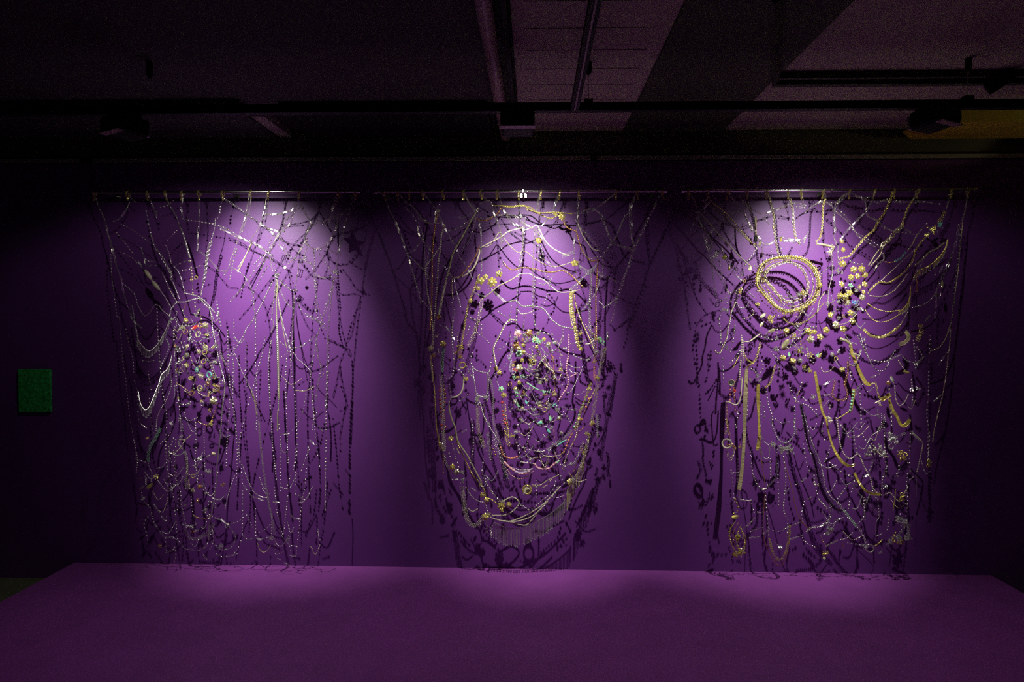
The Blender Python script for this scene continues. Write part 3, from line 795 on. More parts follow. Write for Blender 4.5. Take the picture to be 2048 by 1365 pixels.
# ------------------------------------------------------------------ the three hangings, strand by strand; the broad jet band under C4 puts a necklace's shade into beads
# @frame | kind(+s from its shadow, +o closed) material width : points ; own label       * charm material size : points
DATA = """
@A1
w wire 1 : 40,120 75,235 115,320 140,380 160,480 185,560 205,670
d silver 2.2 : 190,680 195,860 215,1000 230,1130 245,1240 268,1275 300,1680 320,1780 345,2020 360,2160 380,2270 400,2380 415,2540 ; thin beaded thread down the far left edge of the left hanging
w silver 1.3 : 190,560 215,670 240,780 285,910 300,1000 335,1130 365,1200 385,1270 465,1350
w wire 1 : 345,115 365,160 410,200
w wire 1 : 360,205 330,270 270,350 215,380
w wire 1 : 520,110 535,155 560,210 590,290 605,345
d crystal 3 : 510,285 525,350 530,400 545,440 550,480
r silver 2.6 : 548,480 575,570 600,630
c silver 4.5 : 600,630 650,690 690,770 735,850 740,900 ; silver curb chain below the third hook at upper left of the left hanging
r silver 2.2 : 740,900 770,970 815,1085
w wire 1 : 685,110 710,200 760,290 790,345 825,440
r silver 4 : 828,442 860,530 885,620 910,712 ; thick silver rope hanging below the fourth hook of the left hanging
d palegold 3 : 910,710 920,800 930,880 930,960 935,1030
w silver 1.4 : 838,110 842,200 828,240 840,320 842,355
w silver 1.4 : 990,110 990,200 995,360 985,460 980,530 985,590 975,640
w silver 1.2 : 975,640 1020,670 1065,700 1100,740 1160,810 1180,825 1250,835
d silver 3.2 : 1205,110 1205,185 1185,250 1180,300 1160,345
b silver 2.2 : 1140,355 1140,400 1125,480 1100,560
c silver 6 : 1100,565 1075,660 1060,760 1050,850 1035,915 ; silver chain of round links slanting below the seventh hook of the left hanging
r silver 2.6 : 1033,930 1020,990 1010,1050
w silver 1.4 : 1225,175 1290,215 1365,265 1440,325 1530,380 1570,400 1650,475 1710,530 1760,555
w silver 1.4 : 1170,415 1260,455 1365,520 1400,540 1480,575
d wire 2.2 : 285,405 360,440 470,515 545,575
d wire 2.2 : 245,485 330,590 370,645 405,685
d wire 2.2 : 285,660 390,715 430,760
d wire 2.2 : 705,550 750,500 790,465
d wire 2.2 : 840,830 910,815 960,800 1030,775
d wire 2.2 : 780,780 850,745 900,735
d wire 2.4 : 830,360 890,365 1000,380 1120,400
d wire 2.2 : 640,245 700,230 760,185
n pearl 8.5 : 500,820 545,885 575,930 635,1005 ; necklace of two fat cream spindles at upper left of the left hanging
w silver 1 : 438,735 470,790 505,835
b silver 2.6 : 640,1010 690,1080 730,1150
b silver 3.2 : 655,850 690,920 720,990 760,1060 790,1110
w silver 1 : 465,620 490,700 500,750 520,780 600,780
r silver 1.8 : 500,720 540,740 590,742
b silver 3.4 : 690,600 715,660 740,760
b silver 2.8 : 760,785 800,830 830,900 845,960 862,1025
r silver 2.6 : 860,1030 980,1060 1060,1120 1140,1215 ; silver rope over the dome of charms in the left hanging
r silver 2.6 : 740,1170 790,1115 870,1110 985,1080 1050,1140 1090,1180 1110,1290 1115,1365 1140,1474 1180,1674 1215,1804 1225,1894 1205,2074 1190,2274 1165,2524 1155,2624 1150,2740 1120,2960 1085,3140 1080,3280 ; long silver rope outlining the right side of the charm column in the left hanging
b silver 2.8 : 300,945 385,1020 410,1060 440,1150 490,1235 540,1210 580,1145 620,1140 660,1190 720,1235 ; silver bead necklace draped in a shallow swag at upper left of the left hanging
d silver 2.6 : 610,1140 615,1360 640,1694 655,1894 690,2074 700,2204 690,2354 700,2600 760,2900 800,3300
d crystal 3 : 840,1170 860,1240 900,1330 930,1480
d palegold 3 : 950,1090 960,1180 1010,1260 1000,1365
d crystal 3 : 1150,1080 1170,1220 1190,1330
b silver 3 : 740,1170 722,1240
* flower palegold 11 : 1050,1325
* flower gold 9 : 870,1280
* leaf silver 10 : 990,1185
* bar copper 12 : 860,1160
* cluster silver 9 : 965,1235
* bow silver 9 : 1160,1225
* ring gold 8 : 965,890
* ring copper 7 : 925,905
* cluster silver 8 : 745,1270
* leaf silver 6 : 600,290
@A2
w silver 1.4 : 190,115 185,230 170,305 150,360 130,420 115,470
w silver 1.4 : 355,115 345,220 320,330 305,355
w silver 1 : 320,320 410,315 480,312
w silver 1.4 : 630,110 620,190 600,250 560,330 520,360
w silver 1.2 : 630,220 690,320 720,362
d silver 3 : 990,110 960,230 930,300
w silver 1.2 : 990,315 920,350 850,375 790,370 740,410 700,480 680,530
w silver 1.6 : 1140,175 1100,220 1080,320 1050,390 1020,510 1000,600 990,660
d silver 3.2 : 680,530 720,600 780,635 850,630 900,600 945,540 ; small swag of silver beads under the upper right of the left hanging
w silver 1.3 : 200,570 240,585 330,645 380,690
d silver 3 : 380,690 405,800 420,860
b pearl 3 : 205,575 160,660 75,800 ; straight cream bead bar slanting at the top centre of the left hanging
w silver 1.2 : 0,800 60,820 130,880 180,960 210,1060 225,1200 235,1340
d crystal 3 : 60,630 30,740 0,900
d silver 2.6 : 390,500 330,640 230,760 190,800
d silver 2.6 : 505,440 475,520 500,620 560,700
d silver 2.6 : 340,790 290,880 230,1000 200,1100
r silver 3 : 412,850 418,930 420,1100 425,1365 428,1474 430,1600 435,1770 440,2100 ; long straight silver rope falling down the centre of the left hanging
u palegold 3 : 434,2104 434,2200 432,2280 ; pale gold tube pendant at the foot of the long straight rope
b silver 3.6 : 385,930 300,1110 200,1290 145,1365 130,1410 60,1520 0,1600 ; silver bead rope slanting down leftwards across the centre of the left hanging
r silver 1.6 : 430,1000 450,1150 495,1365 515,1420 530,1480 548,1535
d silver 3 : 450,900 520,970 560,1010 610,1010
w silver 1.2 : 640,745 720,750 770,790 
d silver 2.8 : 610,1080 660,1210 ; thin beaded thread left of the centre fan in the left hanging
d silver 2.6 : 930,990 890,1090 850,1220
d silver 2.6 : 770,640 775,780 790,1000 780,1150 810,1280
w silver 1 : 705,1245 800,1290 860,1310 870,1365
* knot silver 12 : 430,870
* disc pearl 6 : 500,798
* cluster silver 12 : 960,840
* bow silver 8 : 850,400 690,715
* bar silver 10 : 660,265
* bar silver 12 : 940,265
* leaf silver 7 : 430,460 760,660
ws wire 1 : 320,205 305,330 290,405 255,530 215,660 175,780 130,900 110,970 60,1060
ws wire 1 : 510,205 480,370 465,420 435,525 400,600 365,650 330,700
us olive 2 : 330,700 260,850 185,1000
ws wire 1 : 825,205 810,270
ws wire 1 : 805,290 770,340 720,390 700,470 650,520 590,580 550,640 500,710 450,780 390,880 330,960 270,1040 200,1140 130,1220 90,1270
ws wire 1 : 810,290 740,420 690,500 650,600 640,650 630,740
ws wire 1 : 820,300 860,360 920,470 950,520 990,500 1060,480 1140,450 1220,430 1300,350
ws wire 1 : 1215,200 1160,380 1155,450 1120,500
ws wire 1 : 480,410 570,405 660,390 730,365 790,320
ws wire 1 : 440,530 530,575 640,610
ws wire 1 : 0,550 90,590 155,630 220,655 330,700 430,760 540,830
ws wire 1 : 650,620 610,680 590,730 540,830 490,920 450,1000
ws wire 1 : 640,750 700,820 740,870 800,895 860,890
ws wire 1 : 860,890 900,760 890,650 950,520
ws wire 1 : 690,905 770,830 830,740 890,650
ws wire 1 : 890,650 930,740 1000,780 1100,755 1160,690 1220,580 1240,480 1190,440
ws wire 1 : 1030,820 1090,900 1150,990 1200,1000 1230,820 1260,690 1300,540 1310,480
ws wire 1 : 1240,820 1170,800 1110,760
ws wire 1 : 800,895 790,1000 770,1110 755,1210 750,1365 740,1500 730,1780 720,1900
ws wire 1 : 890,900 960,950 980,1080 990,1200 1020,1365 1050,1480 1060,1510
ws wire 1 : 980,1020 1040,1050 1130,1040 1190,1060
ws wire 1 : 1190,1070 1150,1200 1110,1400 1060,1490
ws wire 1 : 1190,1110 1165,1300 1150,1430 1130,1640 1120,1730 1115,2000 1110,2200 1100,2400
ws wire 1 : 535,830 545,920 560,1010
ws wire 1 : 590,1090 555,1365 540,1500
us olive 1.4 : 585,1100 580,1365 600,1800 605,2300
us olive 1.4 : 600,1100 610,1300 660,1600 700,1800
ws wire 1 : 620,1100 700,1180 750,1215
ws wire 1 : 610,1100 650,1210 710,1340 790,1420
ws wire 1 : 1055,1540 1010,1650 995,1720 970,1860 940,1980
ws wire 1 : 900,1450 960,1480 1050,1540 1085,1600
ws wire 1 : 1000,1720 1030,1880 1060,2020 1030,2180 1000,2360
d silver 2.4 : 550,1400 510,1700 515,2180 530,2580
d silver 2.4 : 740,1880 770,2180 790,2430 820,2610
d silver 2.4 : 150,1480 140,1730 155,1880
@A3
b silver 3.2 : 730,490 740,600 700,720 640,820 610,900 600,1010 ; silver bead strand curving left of the charm column in the left hanging
m green 7 : 640,990 600,1070 550,1150 530,1230 530,1290 ; greenish many-row bead necklace at lower left of the left hanging
m silver 7 : 815,890 830,950 840,1010
m silver 6 : 840,1050 810,1130 870,1220 885,1360 870,1450 880,1540 ; silver many-row strand bending down the lower middle of the left hanging
d silver 3 : 760,100 770,300 780,460 790,600 810,750 820,900
m silver 6 : 1165,230 1190,320 1240,410
b copper 3 : 985,930 1040,955 1090,950 1130,850 1160,770
b silver 3 : 860,850 880,910 930,915 975,890
d silver 2.6 : 1255,100 1260,400 1275,640 1265,900 1250,1100 1240,1330
d silver 2.6 : 1310,0 1310,300 1300,650 1320,900 1340,1200 1330,1500
b copper 3 : 790,580 840,610 890,645
w wire 1 : 480,375 540,380 580,370
d wire 2.4 : 525,470 540,560 555,640
d silver 2.6 : 640,1130 720,1050 750,950
d crystal 2.6 : 860,200 880,330 890,480 930,560 950,660
d palegold 2.6 : 960,230 990,300 1050,330 1100,420 1130,540
d crystal 2.6 : 700,180 720,260 640,440
d silver 2.4 : 960,940 965,1100 960,1300 980,1500
d silver 2.4 : 1040,1000 1045,1200 1050,1360
d silver 2.4 : 540,720 560,940 600,1100
d silver 2.4 : 410,560 440,700 450,920 520,990
d silver 2.4 : 330,90 360,240 390,350 400,480
d silver 2.4 : 760,1080 720,1220 770,1360
* ring silver 9 : 830,70 1195,570 1020,765
* ring copper 11 : 870,110 925,670
* ring palegold 14 : 985,132 1000,625
* disc palegold 12 : 1050,255
* cluster silver 11 : 805,275 810,385
* bow gold 11 : 880,410
* ring gold 12 : 1035,380
* burst teal 12 : 975,455
* burst palegold 13 : 1010,510
* ring teal 13 : 1085,500
* leaf silver 10 : 1140,520 790,250
* cross silver 13 : 810,480
* flower gold 8 : 920,530
* burst copper 11 : 1080,580
* flower palegold 15 : 1120,740
* burst silver 11 : 1140,385
* bow silver 12 : 1145,240 895,760
* cluster copper 10 : 1175,645 1090,830
* leaf red 14 : 950,70
* cluster gold 11 : 1100,950
* bar silver 16 : 820,765
* flower silver 9 : 880,320 1000,430
* cluster copper 8 : 525,1075
* bow gold 9 : 1060,140 1130,600
* drop silver 10 : 1040,690 1000,300
* bow copper 9 : 1080,680
* flower palegold 8 : 990,290 880,240
@A4
m silver 3 : 395,0 395,60 375,110
b silver 2.6 : 375,190 360,300 350,400
d silver 3 : 350,400 360,600 370,800 380,950 390,1150 410,1320 430,1500
d silver 3 : 230,0 230,400 235,500 240,620
d silver 2.6 : 240,620 245,800 240,1000
b silver 2.2 : 40,300 100,450 160,570 200,650
m palegold 5 : 200,650 230,760 245,860
m silver 5 : 260,870 270,1050 285,1200 305,1365 320,1480 350,1650 380,1800 405,1950 ; long two-row silver necklace slanting down the lower right of the left hanging
d silver 2.8 : 550,260 560,450 580,620 600,780 610,960 615,1150 600,1300
r silver 1.6 : 575,300 620,360 690,420 735,470
d silver 2.6 : 735,470 730,570 750,680 760,860 755,1000
d silver 3.4 : 890,150 895,250 890,450 880,650 870,900 870,1100 865,1365 ; thin silver beaded thread on the right edge of the left hanging, upper half
b silver 2 : 866,1370 870,1500 868,1740 ; silver bead string ending the right edge of the left hanging
w silver 1 : 550,260 640,245 740,180 800,130
w silver 1 : 790,180 795,240 800,290
d silver 2.6 : 805,350 850,480 845,510 800,540
d silver 2.6 : 690,690 660,850 630,920 600,970 570,1010
d silver 2.2 : 790,800 780,900
d silver 2.6 : 320,160 290,320 260,430 225,570 185,700 150,850 120,950 80,1150 90,1300
d silver 2.4 : 440,880 460,1100 465,1330
d silver 2.4 : 720,1180 680,1280 640,1400
d silver 2.4 : 20,330 40,500 20,700 40,900 70,1100
d wire 2.4 : 440,370 490,325 530,300
* pin silver 0 : 470,1045,540,1035 715,1095,775,1135 805,965,845,1018
@A6
b silver 2.6 : 245,220 300,370 350,470 410,515 490,530 ; silver bead swag at bottom centre of the left hanging
w silver 1.2 : 260,420 330,510 380,530 440,555
d silver 2.6 : 210,30 230,180 240,250 250,400
d silver 2.6 : 255,470 255,650 250,860
d silver 2.6 : 370,630 370,860 385,900
r palegold 1.8 : 385,940 410,1005 445,1025 480,1005 505,960 ; small pale gold rope loop at the bottom of the left hanging
r silver 1.8 : 530,890 570,960 610,965 650,910 ; small silver rope swag at the bottom of the left hanging
w silver 1 : 250,870 300,910 370,895 410,910 520,880
d silver 2.4 : 520,680 515,880
d silver 2.4 : 545,440 560,600 590,780 620,860
d silver 2.4 : 600,0 600,250 600,500
d silver 2.4 : 735,90 715,260 690,320 650,450
d silver 2.4 : 850,40 820,400 800,520 780,670 760,850 740,1040
d silver 2.4 : 660,520 640,700 620,860
d silver 2.4 : 740,300 735,500
d silver 2.2 : 290,690 345,800
d silver 2.2 : 400,850 470,810 520,760
d silver 2.2 : 540,920 550,1040 620,1020
w silver 1 : 0,715 60,735 110,770 165,850 185,870 180,930 130,990 50,1000 0,960 -30,930
d silver 2.2 : 60,720 110,770 200,750 260,710
d silver 2.2 : 670,940 690,1040
d silver 2.2 : 240,920 210,990 160,1050
b silver 2 : 180,330 150,400 110,540 90,640
* pin silver 0 : 755,575,815,560 680,675,720,720 715,715,778,727 670,1055,740,1060 560,1080,600,1090 625,1115,680,1150 520,562,580,572
* cluster silver 9 : 665,905 510,905
@A5
b silver 2.6 : 340,180 360,260 380,300 375,380
w wire 1 : 245,180 320,205
m palegold 6 : 690,130 700,200 705,300 720,440 ; pale gold two-row strand low in the left hanging
d silver 2.4 : 285,480 300,550 360,620 380,700 395,750
w silver 1.2 : 395,750 430,800 490,880 560,890 620,920 680,990 730,1000 800,1010 870,970 910,900 ; long-link silver chain in a wide swag along the bottom of the left hanging
w wire 1 : 400,590 440,650 470,700 500,740
m silver 8 : 690,820 710,880 760,910 830,890 900,840 940,770 ; thick silver bead loop at the bottom of the charm column in the left hanging
b copper 2.8 : 760,690 800,710 870,715 920,700
d silver 2.4 : 600,0 590,300 610,400 640,460 660,620 690,800
d silver 2.4 : 530,0 540,150 520,300 520,600 510,740
d silver 2.4 : 575,100 600,300 620,500 610,640
d silver 2.4 : 220,10 250,180 240,300
d silver 2.4 : 760,160 800,300 790,420
d silver 2.4 : 840,180 840,320 850,430 870,490
d silver 2.4 : 980,300 950,480 960,620
d silver 2.4 : 920,570 860,640 900,720
d silver 2.4 : 640,560 670,700 690,800
d silver 2.4 : 740,520 750,650 780,760
d silver 2.4 : 900,560 890,660 930,700
d silver 2.4 : 365,680 310,760 330,850 345,950
d silver 2.4 : 500,900 510,1010
d silver 2.2 : 590,980 600,1060 585,1110
w wire 1 : 510,1030 580,1000
w silver 1 : 970,1040 1020,1070 1080,1060 1160,1040
w wire 1 : 850,1050 880,1090
d silver 2.6 : 930,800 940,930 910,1000
* ring gold 9 : 755,330
* cluster palegold 11 : 755,460
* bar gold 11 : 265,352
* leaf gold 15 : 362,420
* leaf silver 11 : 285,440
* cluster silver 11 : 895,290
* bow copper 9 : 800,555
* cluster silver 10 : 300,535 870,640
* burst silver 9 : 815,175 745,795
* leaf silver 8 : 895,150 680,600
* flower palegold 8 : 940,130
* bow silver 8 : 880,485 790,830
* bar gold 9 : 780,700
@B1
w wire 1 : 85,140 110,210 130,270 165,340 200,430 220,480 240,540
w silver 1.2 : 260,590 300,700 330,800 350,880 380,970 400,1030
d silver 3 : 400,1030 420,1090 470,1150 520,1220
w wire 1 : 210,120 290,210 340,240 390,310 440,360 500,390
d silver 3 : 395,390 415,450 430,490
d silver 2.6 : 440,540 450,570 455,680 460,780
w silver 1 : 435,120 480,170 540,250 570,300 600,360 640,450 690,540 730,600 770,700 830,790 890,900 ; long-link silver chain slanting from the fifth hook of the middle hanging
w silver 1.4 : 620,120 600,180 598,240
w wire 1 : 808,110 840,180 880,240 920,270
w wire 1 : 968,110 985,160 1060,210
w wire 1 : 1115,110 1150,210
w silver 1.4 : 1305,110 1310,200 1312,325
r copper 3.4 : 572,290 550,400 530,550 520,700 520,900 515,1100 510,1200 500,1365 ; copper rope falling straight at the left edge of the middle hanging
b pearl 4 : 630,420 605,500 595,620 575,760 565,950 550,1150 535,1365 532,1520 ; cream bead rope falling straight beside the copper rope in the middle hanging
b pearl 3.4 : 590,610 530,700 465,790 460,850 470,970 490,1100 515,1220 525,1365 528,1450 ; cream bead strand bowed outwards at the left edge of the middle hanging
u olive 3.4 : 935,270 870,380 800,510 720,650 690,740 665,850 640,930 ; dull olive cord slanting down from the top left of the middle hanging
u pearl 4.6 : 645,920 620,1040 590,1180 575,1250 ; thick pale satin cord at upper left of the middle hanging
r gold 2.4 : 1060,225 1100,235 1160,235 1250,240 1310,232 1365,235 1405,270 1505,300 1635,295 1795,310 ; gold rope swagged along the top of the middle hanging
r gold 2.4 : 1160,242 1250,248 1320,240 1410,250 1475,300 1545,335 1605,350 1665,320 1705,295
r copper 2.6 : 1160,235 1110,310 1040,355 980,370 910,350 ; copper rope at top left of the middle hanging
r gold 1.8 : 1365,265 1470,300 1570,305 1690,300
r pearl 2.4 : 960,620 1010,590 1100,545 1160,510 1215,470 1330,440 1365,455 1425,435 1475,415 1515,490 1555,560 1615,620 1695,665 1770,690 ; cream rope in a double swag at the top of the middle hanging
u pearl 3.2 : 962,620 940,700 910,780 860,840 790,880 715,892 ; thick cream cord curving at upper left of the middle hanging
r palegold 2.6 : 700,900 700,1000 710,1090
r silver 2.4 : 715,900 745,1030 780,1160
r palegold 2 : 970,620 1050,590 1100,520 1130,480 1160,510 1220,590 1300,660 1365,650 1445,710 1545,770 1635,790 1735,770 1805,740 ; pale gold rope rising to a peak at the top of the middle hanging
r copper 2.8 : 950,600 920,680 860,780 790,860 770,880 ; brown copper rope inside the thick cream cord of the middle hanging
r copper 3 : 1165,750 1210,800 1260,820 1340,800 1445,810 1535,835 1625,840 1705,825 1785,870 1845,930 1895,980 ; copper rope in a wide swag under the top of the middle hanging
u palegold 2.4 : 1320,855 1240,910 1120,970 1050,1030 975,1085 ; pale gold cord slanting left at upper centre of the middle hanging
r pearl 2.1 : 1320,855 1405,855 1465,890 1535,910 1605,970 1675,1020 1775,1020 1865,1000 ; cream rope in a low swag at upper centre of the middle hanging
m palegold 8 : 970,1090 960,1180 940,1280 910,1365 900,1400 885,1440 850,1510 ; pale gold many-row band at left of the eye in the middle hanging
r silver 3 : 1215,1110 1280,1100 1340,1150 1425,1150 1530,1175 1605,1270 1685,1330 1765,1350 1840,1365 ; silver rope arching over the eye of the middle hanging
c gold 4 : 945,870 920,950 880,1050 850,1130 830,1230 810,1365 795,1450 780,1530 730,1580 ; gold curb chain at upper left of the middle hanging
w silver 1 : 860,990 930,1040 990,1060
w silver 1 : 1030,975 1110,1040 1190,1110
d silver 3 : 1120,1200 1200,1250 1240,1290
w silver 1 : 585,740 640,800 700,880
w silver 1 : 960,400 965,520 970,680 970,830
d silver 2.8 : 1110,370 1135,450 1160,560
w silver 1 : 1195,300 1260,380 1320,430
d silver 2.8 : 700,1120 720,1200 700,1365 690,1420
d silver 2.8 : 1165,750 1150,800 1130,850
d silver 2.8 : 1240,1150 1220,1290
d silver 2.8 : 1290,1180 1285,1365
d wire 2.4 : 960,215 1000,195 1040,190
d crystal 2.8 : 500,600 480,680 470,800 480,900
w silver 1 : 590,1320 640,1340 700,1365
* flower gold 13 : 960,920
* flower gold 10 : 1005,885
* flower gold 17 : 1065,930 ; largest gold flower brooch of the five at upper left of the middle hanging
* flower gold 12 : 1128,855
* flower gold 8 : 940,985 865,1100
* cluster palegold 8 : 575,285 630,420
* flower copper 9 : 580,1250
* bow silver 10 : 940,275
* pin silver 0 : 415,562,440,505
ws wire 1 : 40,490 80,600 125,720 160,830 200,950 240,1090 270,1200 300,1330
ws wire 1 : 160,830 220,800 280,710 310,650
ws wire 1 : 740,205 805,315 845,370 885,425
ws wire 1 : 485,320 450,390 440,500
ws wire 1 : 150,340 240,440 270,520 300,650 380,740 430,830
ws wire 1 : 180,870 290,980 360,1060 410,1150
ws wire 1 : 270,465 370,510 450,510 520,500
ws wire 1 : 550,570 650,555 740,510 800,460 880,430
ws wire 1 : 700,440 760,440 830,390 860,360
ws wire 1 : 920,450 905,530 920,620
ws wire 1 : 860,480 840,560 800,670 740,770
ws wire 1 : 1030,340 1050,420 1080,500 1110,570 1120,680 1130,790
ws wire 1 : 1150,360 1200,440 1260,510 1330,560
ws wire 1 : 980,440 1100,410 1230,405 1330,440
ws wire 1 : 1345,500 1355,620 1350,760 1320,900 1300,1080
ws wire 1 : 1040,1200 1100,1270 1160,1320
@B2
w silver 1.3 : 235,110 215,200 200,275
w silver 1.3 : 408,115 375,190 345,290
w silver 1.2 : 580,110 575,200 572,310
w silver 1.2 : 920,115 860,165 820,205 780,240
w wire 1 : 1115,105 1075,180 1060,215
w silver 1.4 : 1060,215 1060,300 1065,430 1070,540 1090,600
w silver 1.4 : 1095,610 1070,680 1040,790
d silver 3 : 1040,790 1010,840 985,950 960,1010 940,1060
w wire 1 : 1340,105 1290,190 1270,250
d silver 3 : 1265,260 1220,350 1175,460 1150,510 1115,575
w wire 1 : 500,305 620,300 730,280 790,320 810,360 840,460 870,520 890,570 960,600 1050,620
w silver 1 : 1000,330 960,420 920,520 880,570 850,620
w silver 1.2 : 940,1060 870,1130
d silver 3 : 930,1090 890,1250 860,1320
r copper 2.8 : 440,370 470,430 530,460 560,480 590,590 640,690 700,740 760,725 ; copper rope hanging from the gold ball at top right of the middle hanging
r copper 3.2 : 755,735 745,900 735,1100 740,1365 738,1460 ; copper rope falling straight at upper right of the middle hanging
r pearl 2.2 : 575,410 620,510 660,570 710,630 780,650
w silver 1.4 : 780,700 850,620
d silver 2.6 : 800,700 795,880
m crystal 7 : 430,695 480,680 520,660 ; clear glass bead bracelet at upper right of the middle hanging
w crystal 1.6 : 690,820 620,890 560,950 500,1000 ; chain of clear glass bars at upper right of the middle hanging
m silver 6 : 690,840 690,980 680,1150 685,1365 700,1430 722,1540 ; wide silver bead rope falling at upper right of the middle hanging
x gold 8 : 512,1040 515,1120 530,1250 550,1365 575,1500 600,1540 ; gold chain of flower links at right of the eye in the middle hanging
r gold 2.6 : 530,1000 560,1160 610,1300 640,1365 690,1470 720,1560 ; gold rope beside the flower-link chain in the middle hanging
r gold 2.4 : 510,990 495,1120 505,1250 520,1330
w silver 1.2 : 680,1090 620,1180 580,1220
d silver 2.8 : 700,1080 640,1160
r silver 1.8 : 760,1105 790,1130 815,1165
d silver 2.8 : 260,840 320,920 310,1000
r silver 1.6 : 345,870 320,920 260,950 210,935
d silver 2.8 : 30,900 20,1050 15,1280
d silver 2.8 : 180,920 170,1050 160,1170 180,1320
d silver 2.8 : 90,1220 80,1365 100,1480
b pearl 2.4 : 20,1180 60,1220 130,1210 170,1190
d silver 2.8 : 215,450 212,520 240,620 260,700
d silver 2.8 : 300,1040 260,1130 215,1180
d silver 2.8 : 90,440 75,560 65,680
* flower gold 13 : 430,335 ; round gold flower brooch at top right of the middle hanging
* leaf gold 11 : 370,315
* flower gold 11 : 215,550
* flower gold 13 : 545,755 ; gold ball flower brooch in the middle hanging above the white fringe
* pin silver 0 : 535,590,545,535 560,965,600,915
* bow silver 9 : 60,330
ws wire 1 : 255,205 230,280 215,400
ws wire 1 : 440,210 410,290 370,380 280,490 210,560
ws wire 1 : 650,210 640,300 630,400 630,480 620,560 600,640 590,730
ws wire 1 : 630,480 660,540 720,610 800,700 880,800
ws wire 1 : 650,410 690,400 760,375 820,375 870,410 900,470 930,530 970,640 1000,700
ws wire 1 : 1020,210 920,290 860,340 815,370
ws wire 1 : 1230,250 1170,380 1110,480 1060,600 1000,700 930,800 910,870 905,980
ws wire 1 : 1190,320 1190,500 1200,600 1215,700 1235,760
ws wire 1 : 1365,460 1310,580 1240,750 1200,830 1165,960 1120,1070 1080,1190 1050,1280 1020,1365
ws wire 1 : 1000,705 1100,745 1180,770 1235,760
ws wire 1 : 860,880 800,900 740,870 690,820
ws wire 1 : 870,1030 960,1080 1040,1120 1105,1140
ws wire 1 : 1050,1270 1000,1300 950,1340 900,1370
ws wire 1 : 880,1040 860,1150 830,1220 800,1290
ws wire 1 : 600,740 590,850 610,980 640,1120 580,1180
ws wire 1 : 0,480 100,540 200,600 290,700 320,760
ws wire 1 : 100,440 90,560 80,700 60,860 40,950
ws wire 1 : 200,600 190,800 185,1000 180,1300
ws wire 1 : 230,640 250,860 300,910 420,990
@B3
u palegold 2.4 : 375,330 365,390 355,430
r gold 2.6 : 350,520 370,700 390,900 400,1100 415,1340 425,1400 440,1500 455,1590 ; gold rope running down the lower left edge of the middle hanging
r pearl 2.6 : 345,545 350,620 362,690 370,820
d copper 2.6 : 455,1590 490,1660 495,1850
m green 8 : 492,430 480,560 480,700 ; green many-row bead tassel at left of the middle hanging
m pearl 9 : 470,750 475,900 480,1100 490,1365 500,1450 500,1600 ; cream many-row bead column at left of the middle hanging
d red 4 : 450,880 455,1050 470,1220 470,1360
d copper 4 : 505,860 515,1000 500,1150 515,1330
d silver 3 : 600,100 590,330 605,500 615,650 590,750 540,785 510,750
w silver 1.2 : 450,175 520,200 570,250 640,290
w silver 1.2 : 580,300 640,350
m copper 10 : 690,395 680,480 690,550 ; copper many-row tassel left of the eye in the middle hanging
r palegold 3.6 : 1330,125 1250,115 1195,170 1130,300 1065,430 1075,540 1095,660 ; pale gold rope hooked down left of the eye in the middle hanging
r silver 2.4 : 820,650 870,690 960,715 1000,720 1020,690
d silver 3 : 820,650 740,745 680,690 640,670
r silver 2.2 : 822,660 850,850 870,980
r silver 2.8 : 870,975 930,990 980,980 1000,900 1000,730
m silver 9 : 870,960 880,1030 870,1100 ; silver many-row tassel below left of the eye in the middle hanging
u pearl 3.2 : 725,750 720,870 690,950 640,990 580,1000 ; cream cord curling below the gold flower at left of the middle hanging
u olive 3 : 560,1050 560,1130 590,1250 630,1350 660,1500 760,1650 850,1820 920,1950 ; long olive cord slanting down the lower left of the middle hanging
m palegold 8 : 885,1100 890,1365 930,1480 960,1560 ; pale gold bead tassel hanging at lower left of the eye in the middle hanging
r silver 2.6 : 905,1050 950,1200 1000,1310 1040,1370 1120,1500
r silver 2.2 : 950,1050 965,1200 990,1280
m silver 6 : 1000,730 1040,850 1060,920 1060,1100 1070,1300 1120,1480 1180,1650 ; silver many-row strand left below the eye of the middle hanging
m gold 9 : 1180,1040 1190,1200 1220,1365 1215,1440 1240,1540 ; gold many-row tassel under the two gold flowers of the middle hanging
d red 4 : 1160,1060 1170,1180 1200,1300
d silver 3 : 820,490 800,580 830,650
w silver 1 : 680,1035 770,970
d crystal 3 : 1090,440 1150,450 1210,400
d crystal 3 : 1100,680 1160,680 1220,620
r silver 1.6 : 1075,720 1120,870
d silver 3 : 1020,690 1040,560 1060,520
d palegold 3 : 660,270 650,330 680,390
d silver 3 : 700,320 760,280 790,200
d silver 2.6 : 930,170 930,270
d silver 3 : 760,60 800,100 850,120
d silver 3 : 850,250 900,280 960,320 1010,380
d crystal 3 : 1250,260 1270,420 1240,560
m mauve 7 : 1240,520 1260,620 1280,700 ; mauve bead band at the left rim of the eye in the middle hanging
r silver 2 : 840,690 820,780
b silver 2.4 : 760,640 820,780
d silver 2.6 : 560,850 580,1000 560,1060
* flower gold 11 : 490,385
* flower palegold 11 : 350,440
* cluster copper 12 : 385,512
* cluster gold 12 : 690,430 690,530
* ring gold 14 : 710,632
* flower gold 9 : 750,785 1130,718
* flower green 10 : 1150,902
* flower gold 10 : 1180,970
* cluster silver 13 : 880,1030 980,1000
* drop silver 13 : 435,470
* flower gold 9 : 1090,665
* cluster silver 9 : 1010,1310
* cluster palegold 9 : 415,300
@B4
* flower pink 13 : 90,270 ; pink flower brooch on the top left rim of the eye in the middle hanging
* flower copper 13 : 215,265 70,400
* flower green 13 : 290,340 110,500
* flower gold 8 : 150,400 155,480
* flower palegold 14 : 105,665 ; pale gold daisy brooch on the left rim of the eye in the middle hanging
* disc gold 8 : 105,830
* flower gold 8 : 60,900
